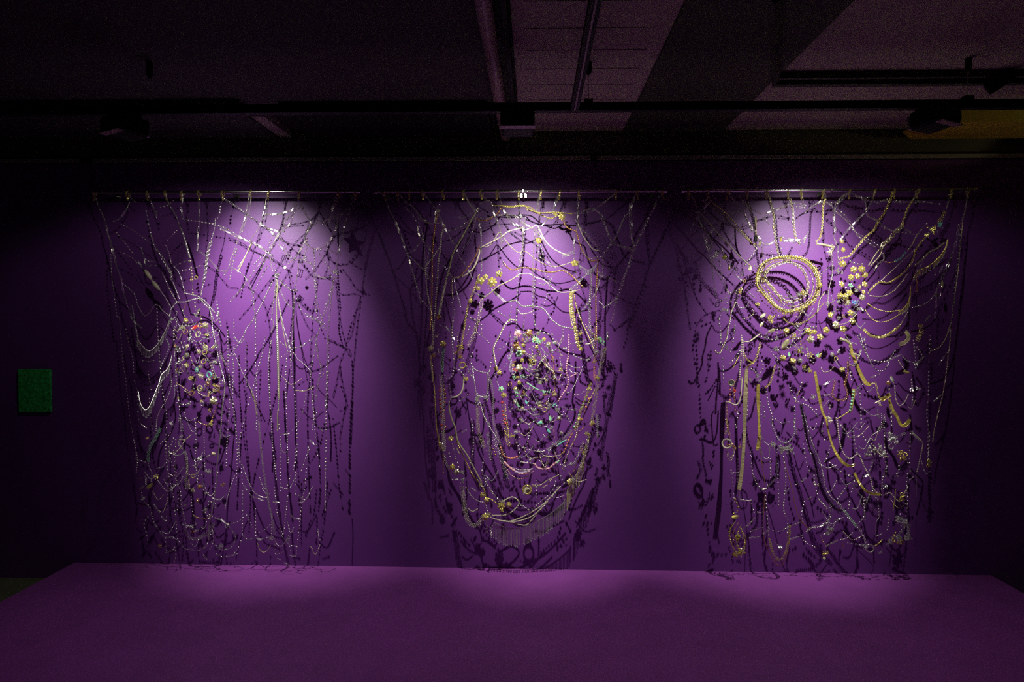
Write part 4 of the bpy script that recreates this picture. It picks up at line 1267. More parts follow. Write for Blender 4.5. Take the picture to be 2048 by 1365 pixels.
* cluster green 9 : 65,940 45,770 145,760
* disc green 6 : 75,985
* leaf teal 9 : 185,1050
* knot gold 17 : 255,585 ; fuzzy gold wreath ring inside the eye of the middle hanging
* cluster red 10 : 55,690
* cluster copper 9 : 150,345 345,380
* cluster silver 10 : 260,300 60,320 200,330
* flower gold 8 : 385,335 440,390 105,440
* cluster green 9 : 340,360 75,1070 100,1100
* flower silver 9 : 320,270 170,290
* bow silver 9 : 500,370 625,440
* cluster silver 8 : 520,380 310,740
* cluster copper 8 : 490,560 410,640
* cluster palegold 10 : 350,830 410,800
* leaf green 9 : 380,930
* cluster silver 11 : 330,1060 450,1100
* cluster teal 10 : 505,1085
* leaf green 12 : 340,1285 460,1235
* leaf silver 9 : 470,1345
* bow copper 9 : 160,945
* cluster silver 10 : 540,1140 270,1140 130,1250
* drop silver 18 : 1110,300 ; silver drop cluster at the upper right edge of the middle hanging
* cluster green 15 : 1030,345 ; dark green bead cluster at the upper right edge of the middle hanging
* cluster gold 10 : 985,330 800,270
* burst silver 11 : 430,400 980,480
* flower gold 8 : 900,900 790,1245
* bar pink 12 : 720,745
* cluster copper 9 : 960,590
* cluster gold 9 : 940,1290 1000,770
m mauve 5 : 20,450 10,600 5,700
m palegold 6 : 290,420 340,500 380,590 410,640
r palegold 3.4 : 410,640 460,680 500,720 500,800 ; pale gold rope curving inside the eye of the middle hanging
b pink 4 : 670,290 670,400 665,520 650,600 640,700 665,790 650,880 600,960 550,1040 ; pink pearl strand curving down the right rim of the eye in the middle hanging
r silver 2 : 180,670 250,740 330,800
r silver 1.8 : 190,750 250,745 310,740
u green 3 : 190,830 280,890 330,915 ; pale green cord swagged inside the eye of the middle hanging
b green 4 : 330,915 390,930 450,940
m copper 5 : 970,200 975,480 960,600
m coral 5 : 960,640 960,760 965,800
m palegold 7 : 1085,420 1060,560 1020,700 1000,830 975,1000 950,1150 930,1290 ; long pale gold many-row band down the right edge of the middle hanging
m silver 5 : 1050,440 1030,600 1010,730
m gold 6 : 920,830 880,960 830,1080 790,1200 740,1365 ; gold many-row strand inside the right edge band of the middle hanging
d green 4 : 870,980 820,1110 770,1230 730,1330
d coral 3.4 : 900,1010 850,1150 800,1290
r gold 1.6 : 970,900 920,1000 880,1080
r silver 1.8 : 660,620 740,660 830,650
r silver 1.8 : 830,650 780,760 690,930 640,940
d silver 3 : 740,970 800,960 880,910
w silver 1.2 : 690,385 780,375 860,345
w silver 1.4 : 870,580 950,520
r silver 2 : 670,680 710,715 770,720
d silver 3 : 610,1160 660,1230 700,1300
d silver 3 : 350,1150 270,1270
d silver 3 : 210,1000 220,1150 300,1250
d silver 3 : 190,980 280,1060 360,1130 430,1190
d silver 3 : 720,430 730,520 800,560 870,570
d silver 2.8 : 150,170 155,230
d silver 2.8 : 600,230 605,340
d crystal 3 : 280,130 300,200 390,270 480,280
d crystal 3 : 480,290 490,340 560,400
b silver 3 : 330,330 430,420 520,470 580,485
d silver 3 : 170,470 230,440 290,410 360,440
d silver 3 : 430,400 460,450 490,500
b coral 3 : 470,520 500,560 500,640 490,720
d silver 3 : 250,400 255,540
d silver 3 : 600,740 640,780 700,740
d crystal 3.4 : 30,1120 110,1140 220,1130 330,1130
w silver 1.2 : 600,1110 680,1140 760,1130
b copper 3 : 400,540 410,600 420,650
b silver 2.6 : 210,620 230,670 290,690 340,670
b copper 3 : 500,800 515,880 490,980
d silver 3 : 520,760 540,850 590,860
u palegold 2.2 : 860,390 910,385 960,340
m crystal 6 : 990,1200 1000,1300 990,1365 1000,1420
d palegold 3 : 860,170 900,240 960,290
@B5
m pearl 10 : 590,760 610,900 620,1000 650,1130 700,1200 770,1195 830,1110 ; many-row cream pearl collar curled at the bottom left of the middle hanging
m gold 5 : 315,150 340,260 375,330
r copper 1.6 : 375,330 380,480 378,600
m silver 6 : 395,400 410,500 440,560 470,640
r gold 2.6 : 510,150 545,280 610,420 660,530 720,640 790,720 840,790 865,880 920,905 1000,965 ; gold rope slanting among gold flowers at bottom left of the middle hanging
d silver 3 : 820,580 840,670 900,770 980,880 1030,930
d silver 3 : 850,640 880,730 950,850 1010,930
r pearl 2.8 : 1050,930 1165,880 1240,945 1180,1030 1080,1085 940,1090 ; cream rope looped at the bottom of the middle hanging
r pearl 2.6 : 890,1100 1000,1140 1130,1155 1250,1120 1365,1060 1480,990 1580,900 1710,760 ; cream rope in the uppermost of the long bottom swags of the middle hanging
r pearl 2.6 : 930,1120 1040,1150 1140,1162 1250,1150 1365,1110 1450,1050 1570,930
r pearl 2.4 : 1040,1145 1130,1160 1250,1195 1330,1195 1400,1120 1500,1010
b silver 3 : 660,820 730,900 790,930 850,950 880,1040 ; silver bead strand beside the pearl collar at the bottom of the middle hanging
r pearl 2.2 : 660,1010 710,1045 770,1015
b coral 4.4 : 1030,320 1060,400 1100,430 1170,440 1240,415 ; coral bead loop below the eye of the middle hanging
b pink 3.4 : 1110,570 1150,630 1240,675 1310,655 1365,620 1400,590 ; pink bead loop below the coral loop of the middle hanging
r pink 5 : 1070,480 1130,540 1240,610 1330,600 1380,560 ; twisted pink and cream rope at the bottom of the eye in the middle hanging
r silver 1.8 : 1140,540 1240,570 1360,570
m silver 7 : 880,150 900,300 920,450
m silver 8 : 950,200 1000,350 1050,480 1100,640 ; silver many-row strand ending below the eye in the middle hanging
m gold 9 : 1060,0 1090,100 1100,190 1160,180 ; gold ring mesh tassel below left of the eye in the middle hanging
d silver 3 : 1180,190 1230,310 1250,420
d silver 3 : 440,390 470,480 520,570
d silver 3 : 480,280 500,350 520,450
d silver 3 : 700,0 720,200 720,350 690,500
d silver 3 : 840,450 820,580
d silver 3 : 640,770 680,830 700,900
d silver 3 : 540,490 560,580 600,620
d silver 3 : 870,1130 870,1280
d silver 3 : 930,1250 920,1320
r palegold 2 : 530,320 550,370 565,385
w silver 1.2 : 590,140 640,120
d copper 3 : 930,300 960,360 970,400
* flower gold 10 : 460,215
* flower gold 11 : 480,540
* flower palegold 11 : 525,595
* leaf gold 10 : 805,735
* flower gold 9 : 825,855
* flower gold 10 : 870,912
* flower gold 14 : 1040,985 ; large gold flower brooch at the bottom left of the middle hanging
* flower gold 10 : 1125,970
* flower gold 13 : 855,1105 ; gold flower brooch where the bottom swags meet in the middle hanging
* cluster palegold 12 : 900,1080
* cluster silver 10 : 590,600
* pin silver 0 : 690,770,750,815 460,680,545,680
* flower silver 9 : 350,285
* cluster silver 11 : 600,690
* bow gold 9 : 1050,1025
* cluster gold 9 : 1170,190
* cluster jet 14 : 1090,650
* cluster palegold 9 : 1050,940
@B6
r palegold 1.8 : 190,742 280,745 350,700 430,660 500,625
r palegold 1.8 : 200,755 280,775 340,760 390,710 425,665
u teal 3 : 480,297 530,262 585,232 ; turquoise bar slanting at lower right of the middle hanging
m silver 7 : 370,345 440,280 520,240 600,170 640,130 ; tapered silver collar above the turquoise bar of the middle hanging
b copper 2.6 : 660,150 620,220 570,340 520,400
b palegold 2.8 : 720,40 690,200 640,300 580,440 540,560 ; pale gold bead strand slanting at lower right of the middle hanging
b copper 2.8 : 780,90 720,150 690,210 650,290
b palegold 3 : 100,310 130,400 180,440 260,430 330,425 420,420 510,405 560,370 ; pale gold bead strand along the bottom rim of the eye in the middle hanging
r pink 4.4 : 220,500 260,550 330,560 390,550 440,510 490,470 ; twisted pink rope at the bottom right of the eye in the middle hanging
r mauve 2.6 : 0,592 60,602 130,590 200,555
b silver 2.8 : 520,510 570,520 620,515 680,490
m palegold 7 : 830,230 800,370 770,470 735,560 ; pale gold band above the right fringe of the middle hanging
m silver 5 : 780,250 740,340 700,440 670,510
m palegold 5 : 850,180 830,240
r copper 1.6 : 720,460 670,580 620,690
d silver 3 : 580,440 560,580 540,620
d silver 3 : 130,340 200,350 260,360 330,360
d silver 3 : 30,60 120,0
d silver 3 : 50,200 60,300 120,320
d silver 3 : 160,60 170,150 140,280
d silver 3 : 310,60 380,100 430,90
d silver 3 : 70,480 150,490 210,500
d silver 3 : 480,770 520,760 430,870
d silver 2.8 : 430,880 490,885 560,860
d silver 2.8 : 190,1020 250,970 330,900 370,870
d silver 2.8 : 60,970 130,1010 180,1060
d silver 2.8 : 460,700 440,780 400,830
d silver 2.8 : 240,690 240,880
d crystal 3 : 520,640 560,720
b copper 2.6 : 440,110 450,210
d coral 3 : 560,370 600,260 640,170
d silver 2.8 : 150,1010 200,1140
* disc pearl 11 : 137,800
* ring gold 20 : 138,796 ; oval gold medallion ring with cream centre at the bottom of the middle hanging
* flower gold 11 : 625,710
* cluster gold 11 : 780,370 825,165
* leaf teal 10 : 285,40 385,130
* cluster silver 11 : 655,690
* drop silver 14 : 940,175
* cluster copper 8 : 860,60
* flower gold 8 : 875,40
* leaf green 9 : 490,480
* cluster silver 8 : 175,455 640,500
g palegold 1.3 : 720,570 700,620 670,660 655,700 | 5 25 34 36
g palegold 1.3 : 640,720 620,760 600,800 590,850 | 34 38 40 36
g palegold 1.3 : 800,380 780,470 755,530 725,565 | 10 22 30 38
@B7
g silver 1.5 : 690,290 730,305 770,330 830,352 880,365 980,370 1090,345 1200,295 1330,230 1440,160 1560,60 1600,0 | 32 36 36 37 36 36 35 36 34 32 30 26 ; long silver fringe along the bottom of the middle hanging
d silver 3 : 600,260 605,420
d silver 3.4 : 640,360 655,490
d silver 3.2 : 665,340 660,480
@B2
g crystal 1.3 : 560,740 600,790 660,820 700,810 750,760 | 2 8 9 9 2 ; small white fringed necklace at upper right of the middle hanging
@A3
g silver 1.5 : 385,-130 420,80 440,180 490,255 540,285 600,240 640,185 690,90 720,10 735,-60 | 4 8 15 17 16 12 11 11 8 4 ; upper silver fringed necklace at the left of the left hanging
g silver 1.5 : 438,650 460,760 500,820 540,790 580,700 630,570 650,500 710,440 745,330 | 6 12 16 16 14 13 13 13 6 ; lower silver fringed necklace at the left of the left hanging
@C1
w wire 1 : 265,115 320,200 340,290 370,340
m jet 4 : 370,340 400,430 440,490 480,540
w silver 1.2 : 415,460 440,510 480,560
r gold 2 : 440,150 475,205 560,270 640,345 720,440 800,530 830,570 900,600 ; gold rope slanting from the second hook of the right hanging
w silver 1.2 : 440,120 420,190 405,300
w wire 1 : 630,120 680,200 740,270 780,330 800,380 830,440
w silver 1.2 : 795,115 800,200 825,300
c palegold 4 : 975,100 1000,180 1020,260 1035,350 1040,440 1045,500 1060,600 1080,690 ; curb chain hanging from the fifth hook into the big gold hoop of the right hanging
c palegold 5 : 1185,185 1205,260 1215,400 1235,520 1270,580 ; pale gold curb chain hanging from the sixth hook of the right hanging
w silver 1.4 : 1285,110 1300,200 1310,250
w silver 1.2 : 1240,245 1315,258
w silver 1.2 : 1050,275 1140,245
w silver 1 : 940,345 1000,315
w silver 1 : 935,340 990,400
r gold 1.4 : 880,340 875,410 875,480
w silver 1 : 940,595 1010,580 1050,545
w silver 1.2 : 1120,555 1200,560 1270,580
w silver 1.2 : 660,830 720,900 760,920
d silver 3 : 415,540 450,700 490,800
d silver 2.8 : 540,740 555,860 590,930
r palegold 3 : 690,1110 650,1200 635,1290 615,1365 610,1430 580,1500 540,1580 500,1560 ; pale gold rope hooking left under the big gold hoop of the right hanging
b silver 3 : 700,1120 720,1160 770,1165 820,1110
w silver 1 : 550,1100 610,1080
d silver 3 : 560,1160 540,1300 550,1400 570,1500
b palegold 3 : 840,1180 850,1220 790,1260 750,1265
m gold 4 : 1110,1250 1180,1305 1270,1310 1365,1260 1430,1200 1480,1130 ; gold two-row necklace curved under the big gold hoop of the right hanging
b silver 3 : 810,1030 860,1070
d silver 2.6 : 870,980 930,1100 1000,1160 1080,1240
d gold 2.8 : 890,860 960,960 1000,1060
d silver 2.6 : 610,1120 680,1090 740,1060
d silver 2.6 : 1000,620 1020,690
d silver 2.6 : 1095,600 1110,680
* cluster silver 12 : 520,670
* disc gold 9 : 585,705
* drop gold 16 : 630,790 ; gold drop earring left of the big gold hoop of the right hanging
* leaf palegold 13 : 820,800
* ring copper 8 : 765,920
* burst silver 10 : 610,1190
* bow gold 13 : 735,1010
* cluster gold 9 : 890,1135
* leaf green 11 : 930,1240
* cluster gold 13 : 1010,1280
* cone jet 15 : 868,530
* bow silver 10 : 830,450
* leaf palegold 12 : 910,580
* drop gold 13 : 1030,420
* leaf gold 11 : 1100,540
* cluster silver 8 : 700,1040 580,1180 500,700
* pin silver 0 : 440,590,462,650 462,570,485,612 555,610,575,660 700,870,735,915 1305,540,1335,500
ws wire 1 : 70,390 110,510 160,590 210,680 230,770
ws wire 1 : 75,400 150,340 200,280
ws wire 1 : 60,460 30,520 0,580
us olive 2.4 : 180,270 290,350 390,430 480,530 560,600 640,680 710,750
ws wire 1 : 740,760 760,870
us olive 2 : 120,390 240,520 340,640 400,690 470,770 560,860 660,950
ws wire 1 : 140,620 170,760 205,880 235,1070 250,1200 275,1365
ws wire 1 : 180,630 220,740 270,910 320,1050 380,1160 430,1230
ws wire 1 : 250,550 330,470 390,430 460,415 550,405 620,405 700,440 770,420 850,385 960,350 1060,325 1160,350
ws wire 1 : 1200,390 1250,340 1310,305 1365,290
ws wire 1 : 210,620 250,560
ws wire 1 : 320,750 400,680 480,550 540,480 570,400 510,350 430,260
ws wire 1 : 600,330 560,420 600,500 640,560 730,690
us olive 2.6 : 680,440 690,580 710,660 730,690
ws wire 1 : 840,310 860,380 870,480
ws wire 1 : 720,730 800,740 870,680 920,670 990,690 1060,700 1160,690 1200,620
ws wire 1 : 560,1030 610,900 650,850 710,760
ws wire 1 : 330,1330 400,1240 500,1200 540,1190
ws wire 1 : 660,950 690,980 740,1010
ms jet 9 : 240,820 320,830 400,960 440,980 520,1060
@P
mo gold 6.5 : 1513,568 1516,540 1532,522 1560,514 1590,513 1612,520 1628,533 1638,552 1639,575 1632,598 1615,615 1590,625 1570,627 1552,618 1538,604 1524,588 ; big gold many-row hoop near the top of the right hanging
bo gold 2.6 : 1519,566 1524,543 1538,527 1562,520 1590,519 1610,526 1624,540 1632,558 1632,577 1625,596 1610,609 1589,618 1572,620 1556,612 1543,598 1530,584
ro gold 4 : 1514,570 1515,546 1530,524 1558,515 1588,514 1610,521 1627,535 1637,554 1638,574 1630,597 1613,613 1589,622 1571,624 1554,616 1539,603 1525,587
ro palegold 3.4 : 1517,564 1521,542 1538,522 1561,517 1590,517 1610,525 1625,538 1634,556 1635,576 1628,596 1611,611 1588,620 1571,621 1555,614 1541,600 1528,585
ro palegold 1.8 : 1523,562 1528,545 1545,530 1570,524 1595,526 1612,536 1624,555 1626,578 1618,598 1600,610 1580,613 1560,604 1545,590 1532,577
co palegold 6 : 1531,548 1543,535 1573,524 1590,529 1604,539 1615,562 1614,582 1606,594 1584,604 1570,602 1556,590 1540,572 1532,560 ; pale gold curb chain ring inside the big gold hoop of the right hanging
c gold 4 : 1524,556 1545,575 1556,590 1562,604
@C2
c gold 3.6 : 190,150 175,200 170,300 165,380 150,440 125,465 ; gold curb chain hanging from the eighth hook of the right hanging
w silver 1.8 : 185,85 190,120 195,150
w silver 1.2 : 378,80 330,140 270,200 262,300 265,400
c gold 4 : 703,96 685,150 640,250 590,320 560,380 500,430 440,500 400,550 370,580 300,600 ; long gold curb chain slanting from the eleventh hook of the right hanging
c gold 3.6 : 860,150 825,200 800,260 770,350 ; gold curb chain below the twelfth hook of the right hanging
w palegold 1.4 : 895,75 860,150
c palegold 8 : 770,355 720,400 680,450 630,490 620,510 ; chunky pale gold curb chain at top right of the right hanging
r palegold 2.4 : 620,515 580,555 520,650
r palegold 2.4 : 625,525 600,580 535,655
w silver 1.2 : 565,80 555,140 520,210 500,240 400,340 330,420 310,460
w wire 1 : 1150,75 1130,150 1110,220
m gold 9 : 1098,240 1080,290 1050,320 ; gold many-row cluster below the thirteenth hook of the right hanging
c gold 3.2 : 980,410 930,460 890,510 870,560 850,620 800,690 740,740 670,780 620,775 580,790 530,840 ; long gold curb chain swagged at upper right of the right hanging
w wire 1 : 1270,85 1260,200 1230,310
r palegold 2 : 1230,320 1230,360 1220,450 1210,550 1200,680 1180,830 1165,950 1145,1090 1135,1250 1120,1365 1110,1460 1080,1640 1040,1800 1018,1900 1005,1990 ; pale gold rope falling down the far right edge of the right hanging
r palegold 2.4 : 1140,1100 1110,1190 1060,1270 990,1300
w silver 2 : 1205,340 1190,450 1160,550 1120,650 1080,740 1040,830 ; bright long-link silver chain near the right edge of the right hanging
w silver 1.3 : 1035,840 1030,940 1025,1050
c palegold 3 : 1090,480 1040,520 980,550 930,600 870,650
w silver 1.6 : 955,570 920,640 890,690
m teal 5 : 800,550 770,590 720,618 ; teal bead bracelet at upper right of the right hanging
r palegold 2.2 : 890,410 850,490 815,540
r copper 2.4 : 725,622 680,628 640,622
u palegold 1 : 870,530 750,640 610,770 ; thin straight pale wire slanting at upper right of the right hanging
b palegold 2.8 : 530,880 620,885 700,850 760,790 820,710 ; pale gold bead strand swagged at upper right of the right hanging
r gold 2.2 : 510,940 580,980 670,1000 760,990
r gold 1.5 : 490,980 540,1050 610,1080 690,1060 770,1010
x gold 6 : 490,1140 540,1185 600,1195 660,1180 720,1140 760,1105 ; swag of gold leaf links at mid right of the right hanging
w palegold 1.2 : 760,1100 790,1050 815,1005
f palegold 8 : 800,1150 825,1190 800,1230 750,1250 ; pale gold crescent comb at mid right of the right hanging
m gold 10 : 915,1100 920,1150 890,1215 ; woven gold bracelet piece at mid right of the right hanging
r silver 2 : 850,970 930,950 990,910 1030,860
r silver 1.8 : 250,640 240,740 215,850 210,970
r palegold 2.2 : 130,1000 150,910 190,850
r silver 2.4 : 130,1000 80,1050 20,1090 -30,1110
w silver 1.4 : 160,715 200,680 240,650
d silver 3 : 400,380 450,415 530,460 610,510
d silver 3 : 290,225 350,280 400,340
d silver 3 : 620,350 680,380 800,400 860,410
d silver 3 : 140,175 220,175 300,165
d silver 3 : 400,125 460,140 500,180 500,200
d silver 3 : 450,135 570,170 660,150
d silver 3 : 730,160 850,175 940,170 1060,185
d silver 3 : 560,290 600,320
d silver 3 : 380,620 430,640 500,640
d palegold 3 : 520,860 560,810
d silver 3 : 960,330 900,400 860,460
w silver 1.4 : 1080,660 1060,700
r copper 1.6 : 885,740 888,850
d silver 2.8 : 1030,640 1028,720
d silver 3 : 490,1220 510,1300 520,1350
u palegold 5 : 130,485 190,495 255,510 ; short pale gold tube at top centre of the right hanging
* bow palegold 17 : 235,545 ; pale gold bow brooch above right of the big hoop in the right hanging
* burst gold 11 : 315,465
* flower gold 12 : 325,635 410,680 470,675
* flower gold 11 : 390,740 440,730 490,720 495,790
* flower gold 11 : 320,790 380,855 305,880 345,885
* flower palegold 11 : 475,890 355,930
* cluster green 13 : 390,800
* cluster blue 11 : 415,928
* flower gold 11 : 235,1025 385,1010 400,1070
* flower palegold 13 : 275,1100 80,1210
* flower gold 12 : 65,1155 200,1140 330,1130 155,1190
* flower gold 8 : 485,850 330,530
* cluster silver 9 : 290,690 430,840 290,925 440,980 300,1050 420,1010 260,1010
* bow silver 9 : 320,700 470,980 350,830
* cluster teal 12 : 1060,340
* cluster gold 14 : 1010,380 1000,370
* cluster gold 9 : 960,420
* knot gold 13 : 75,1330 ; tangled gold knot under the flowers of the right hanging
* cluster green 9 : 135,1335
* bow silver 9 : 290,1300
* drop copper 10 : 440,1340
* cluster copper 8 : 330,1030
* leaf palegold 14 : 1080,795
* pin silver 0 : 945,1075,985,1035 1055,905,1068,865 275,385,262,350 40,440,25,480
g gold 1.5 : 1120,450 1100,520 1050,590 980,650 900,690 860,740 | 6 9 11 11 10 6 ; gold fringed necklace at upper right of the right hanging
g gold 1.5 : 840,810 835,870 820,930 780,980 745,1010 | 16 16 14 10 4 ; second gold fringed necklace below the first at right of the right hanging
ws wire 1 : 0,270 80,225 150,250 210,320 260,360 330,430 390,520 470,570 530,610
ws wire 1 : 180,270 230,210 300,170 390,210 450,215 510,200
ws wire 1 : 450,215 450,265 470,350 540,390 620,450 700,500
ws wire 1 : 545,250 600,230 680,235 760,240 870,230 1000,240
ws wire 1 : 590,690 600,740 550,780 520,830
ws wire 1 : 175,300 180,400 180,500 200,600
ws wire 1 : 700,500 760,490 830,520
ws wire 1 : 210,620 215,760 210,850
ws wire 1 : 160,600 165,760 160,900
ws jet 1 : 1262,480 1250,620 1230,800 1210,960 1190,1200 1170,1340
@C3
b pearl 3.8 : 470,295 475,400 465,550 455,680 450,790 ; left of two cream pearl strands at left of the right hanging
b pearl 3.6 : 486,350 492,480 488,600 ; right of two cream pearl strands at left of the right hanging
u pearl 2.6 : 500,362 560,360 620,320 680,275 ; cream tube arm at the top of the pearl strands in the right hanging
c gold 4.4 : 685,385 660,480 630,570 580,620 535,655 ; gold curb chain curving to the ribbed band at left of the right hanging
c gold 3.6 : 500,500 530,560 590,605 610,600
f palegold 8 : 530,680 525,760 520,900 515,1000 510,1200 508,1365 505,1430 490,1650 480,1780 460,1940 445,2050 ; long flat pale gold ribbed band falling at left of the right hanging
u pearl 2.6 : 478,770 470,900 460,1000 430,1070 390,1080 330,1050 300,1050 ; cream cord curling left beside the ribbed band of the right hanging
f gold 5.6 : 660,850 660,1000 665,1200 672,1365 670,1480 650,1600 ; gold flat band right of the long pale gold one in the right hanging
b silver 2.2 : 690,1050 695,1200 690,1330
c gold 3.6 : 850,640 830,720 800,830 745,885 ; gold curb chain hanging under the flowers of the right hanging
d silver 3 : 220,100 235,270 235,400 255,560 265,770 275,960
d silver 3 : 390,180 385,260 360,400 340,480
w silver 1.2 : 395,185 385,290
r gold 2.2 : 445,520 410,590 370,670
d silver 3 : 450,470 390,560 340,610
b copper 2.8 : 410,800 385,860 390,1010 405,1150 440,1150
d coral 3 : 345,880 340,1030
m copper 4 : 300,1060 310,1180 305,1300 330,1400 340,1450
d silver 3 : 700,310 780,330 860,345 880,230
d silver 3 : 780,450 830,520 870,570 900,700
d silver 3 : 700,590 720,660 690,720
d silver 3 : 650,700 690,800
d silver 3 : 890,460 880,560
d silver 3 : 760,940 780,1080 820,1200 830,1330
d silver 3 : 1010,860 1040,940 1100,1040 1240,1100 1340,1210
d silver 3 : 690,1070 720,1100 730,1220
d silver 3 : 540,950 545,1080 535,1200
d silver 3 : 390,1280 410,1340
d silver 3 : 430,1190 420,1330
d silver 3 : 1170,790 1140,890 1080,1040 1080,1250 1070,1340
w silver 1 : 930,1300 1010,1280
w silver 1.2 : 1065,1250 1072,1350
r silver 2 : 1160,990 1210,1040
b copper 2.6 : 1130,930 1100,1000 1090,1050
d silver 3 : 860,1250 920,1290
d silver 2.8 : 550,660 620,700 650,780
m silver 4 : 1050,400 1130,440 1160,430
d gold 3 : 980,290 1060,330 1140,320 1150,430
d silver 3 : 1100,150 1130,250 1120,330
d silver 3 : 1230,170 1270,200 1320,190
d silver 3 : 900,190 930,260 980,300
d silver 3 : 1080,460 1100,540 1060,640 1080,700
d silver 3 : 1170,490 1240,560 1290,600
* flower gold 11 : 985,240
* cluster gold 13 : 1075,300
* leaf palegold 22 : 970,390
* flower palegold 13 : 965,420
* cluster silver 14 : 870,450
* flower gold 11 : 945,550 1055,585 1230,245
* leaf green 10 : 1015,505 1340,520
* burst silver 12 : 1140,570
* leaf palegold 15 : 812,240
* cluster gold 13 : 800,95
* leaf pearl 13 : 712,68
* cluster gold 11 : 1250,690 1190,660
* leaf palegold 12 : 700,170
* disc jet 9 : 358,832
* ring palegold 13 : 358,830
* cluster silver 9 : 650,750 680,810
* leaf red 10 : 390,915
* bar palegold 8 : 390,917
* cluster silver 9 : 300,430 1080,660 1160,440
* cluster silver 8 : 880,330 760,290 1220,450
* flower gold 9 : 1130,470 1300,250
* bow silver 8 : 570,800
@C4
f gold 5 : 120,500 130,560 150,680 180,820 210,880 230,990 260,1090 300,1170 350,1230 400,1255 440,1245 ; long gold ribbed band curving down the centre of the right hanging
c copper 4 : 385,420 385,500 370,560 360,600 380,680 360,720 300,725 260,690 265,640 280,580 ; copper mesh chain looped below the flowers of the right hanging
f gold 6 : 430,640 425,720 410,800 390,820 ; gold ribbed piece with green glints at mid centre of the right hanging
r gold 2.4 : 390,820 345,850 290,880
d green 4 : 428,660 415,740 400,810
u palegold 6 : 330,235 370,250 405,278 ; pale gold tube above the bent gold band of the right hanging
f gold 7 : 405,280 410,320 430,380 460,450 490,520 530,590 570,600 ; bent gold ribbed band at mid right of the right hanging
m gold 4 : 570,600 605,590 620,650 640,715
f gold 9 : 650,725 690,705 725,680
f gold 6.5 : 715,720 740,800 780,860 800,910 830,935 865,910 880,880 ; crumpled gold ribbed band at lower right of the right hanging
u palegold 1.8 : 600,750 650,725
b palegold 2.4 : 170,470 190,500 240,490 270,460
r silver 2.2 : 480,190 510,290 550,390 590,460 640,495 690,470 720,400 ; silver rope in a deep swag at mid right of the right hanging
w silver 1.2 : 720,400 810,360
r silver 2 : 820,370 860,410 930,430
w silver 1.2 : 570,545 640,520
d silver 3 : 460,210 540,370 600,410 700,410 760,330
b pearl 3 : 300,900 310,1000 330,1110 370,1180 410,1195 465,1160 490,1200 520,1270 560,1340 590,1440 660,1490 720,1470 760,1510 800,1540 840,1470 865,1430 ; cream pearl strand in scallops at lower centre of the right hanging
b pearl 2.4 : 760,610 770,720 800,770 840,740 870,680 ; small cream bead swag at lower right of the right hanging
m silver 9 : 665,850 670,900 640,970 ; dark silver mesh comb at lower right of the right hanging
b silver 2.6 : 640,970 580,1010 550,1060
r silver 2 : 620,800 635,870
b pearl 2.8 : 900,980 970,1050 985,1080 970,1170 940,1300 ; cream bead strand bent at the lower right edge of the right hanging
m silver 5 : 895,975 930,1020 960,1050
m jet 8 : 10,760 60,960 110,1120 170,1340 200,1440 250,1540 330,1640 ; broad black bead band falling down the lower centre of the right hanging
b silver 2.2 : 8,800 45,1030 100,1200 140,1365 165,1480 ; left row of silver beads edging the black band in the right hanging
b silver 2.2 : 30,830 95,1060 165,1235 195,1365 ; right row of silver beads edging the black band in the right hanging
b palegold 2.4 : 790,410 830,470 865,510
w silver 1.4 : 770,1025 850,990
w silver 1 : 190,605 280,555
w silver 1 : 195,688 270,680
w silver 1 : 545,660 590,630
w silver 1.4 : 450,680 470,620 500,600
d silver 3 : 1035,500 1030,700 1020,860 1040,1000 1030,1200
d silver 3 : 890,570 900,700 890,800
d silver 3 : 480,650 490,850 500,1000 560,1100
d silver 3 : 1045,210 1040,330 1035,420
d silver 3 : 910,250 925,350 930,470
d silver 3 : 680,950 680,1100 690,1250
d silver 3 : 890,1000 880,1200 890,1300
d silver 3 : 330,930 380,990 390,1040
d silver 3 : 180,950 200,1050
d silver 3 : 240,770 230,860
d silver 3 : 430,980 440,1060 460,1150
d silver 3 : 600,1180 560,1290
d silver 3 : 700,1260 690,1340
d silver 3 : 800,1230 790,1340
d silver 3 : 720,640 730,760 740,930
d silver 3 : 290,870 310,920
d silver 3 : 400,300 400,430 410,560
d silver 3 : 940,300 990,380
w silver 1 : 1136,410 1180,345
* cluster silver 22 : 595,1130 ; large silver bar cluster at lower right of the right hanging
* burst silver 18 : 740,1035 ; largest silver sunburst brooch at lower right of the right hanging
* ring silver 12 : 730,1100
* knot gold 22 : 820,1175 ; large gold scribble knot at lower right of the right hanging
* burst silver 15 : 670,1160
* cluster silver 14 : 540,1165 640,1110
* bow gold 16 : 1030,1235 ; gold bow brooch at the lower right edge of the right hanging
* disc copper 8 : 710,590
* leaf silver 14 : 740,555
* leaf gold 12 : 850,500
* cluster silver 10 : 720,990 770,1060
* flower gold 9 : 340,480
* bow silver 10 : 950,630
* pin silver 0 : 1005,95,1045,50 1115,450,1140,405 932,432,1000,380 1070,740,1135,690
* cluster silver 9 : 930,440 900,640
@C5
m gold 5 : 220,0 240,60 215,120
b palegold 2.2 : 225,270 240,330 260,355 285,310 290,260
r palegold 1.6 : 235,270 245,310 262,328 278,300
r silver 2 : 320,560 330,620 340,690
d silver 3 : 260,430 270,490 280,600 290,700
d silver 3 : 325,340 325,450 320,560
d silver 3 : 265,455 325,450
d gold 3.4 : 300,680 330,760 290,800
r copper 1.6 : 520,60 515,250 540,450 555,580 545,750 540,950 560,1060 610,1170 680,1250 720,1200 750,1100 765,930 ; long thin copper loop at the bottom of the right hanging
m gold 6 : 595,1020 610,1100 650,1180 690,1195 730,1130 755,1030 765,910 ; gold two-row bead loop at the bottom of the right hanging
r copper 1.6 : 720,370 750,470 790,620 820,760 860,860 940,940
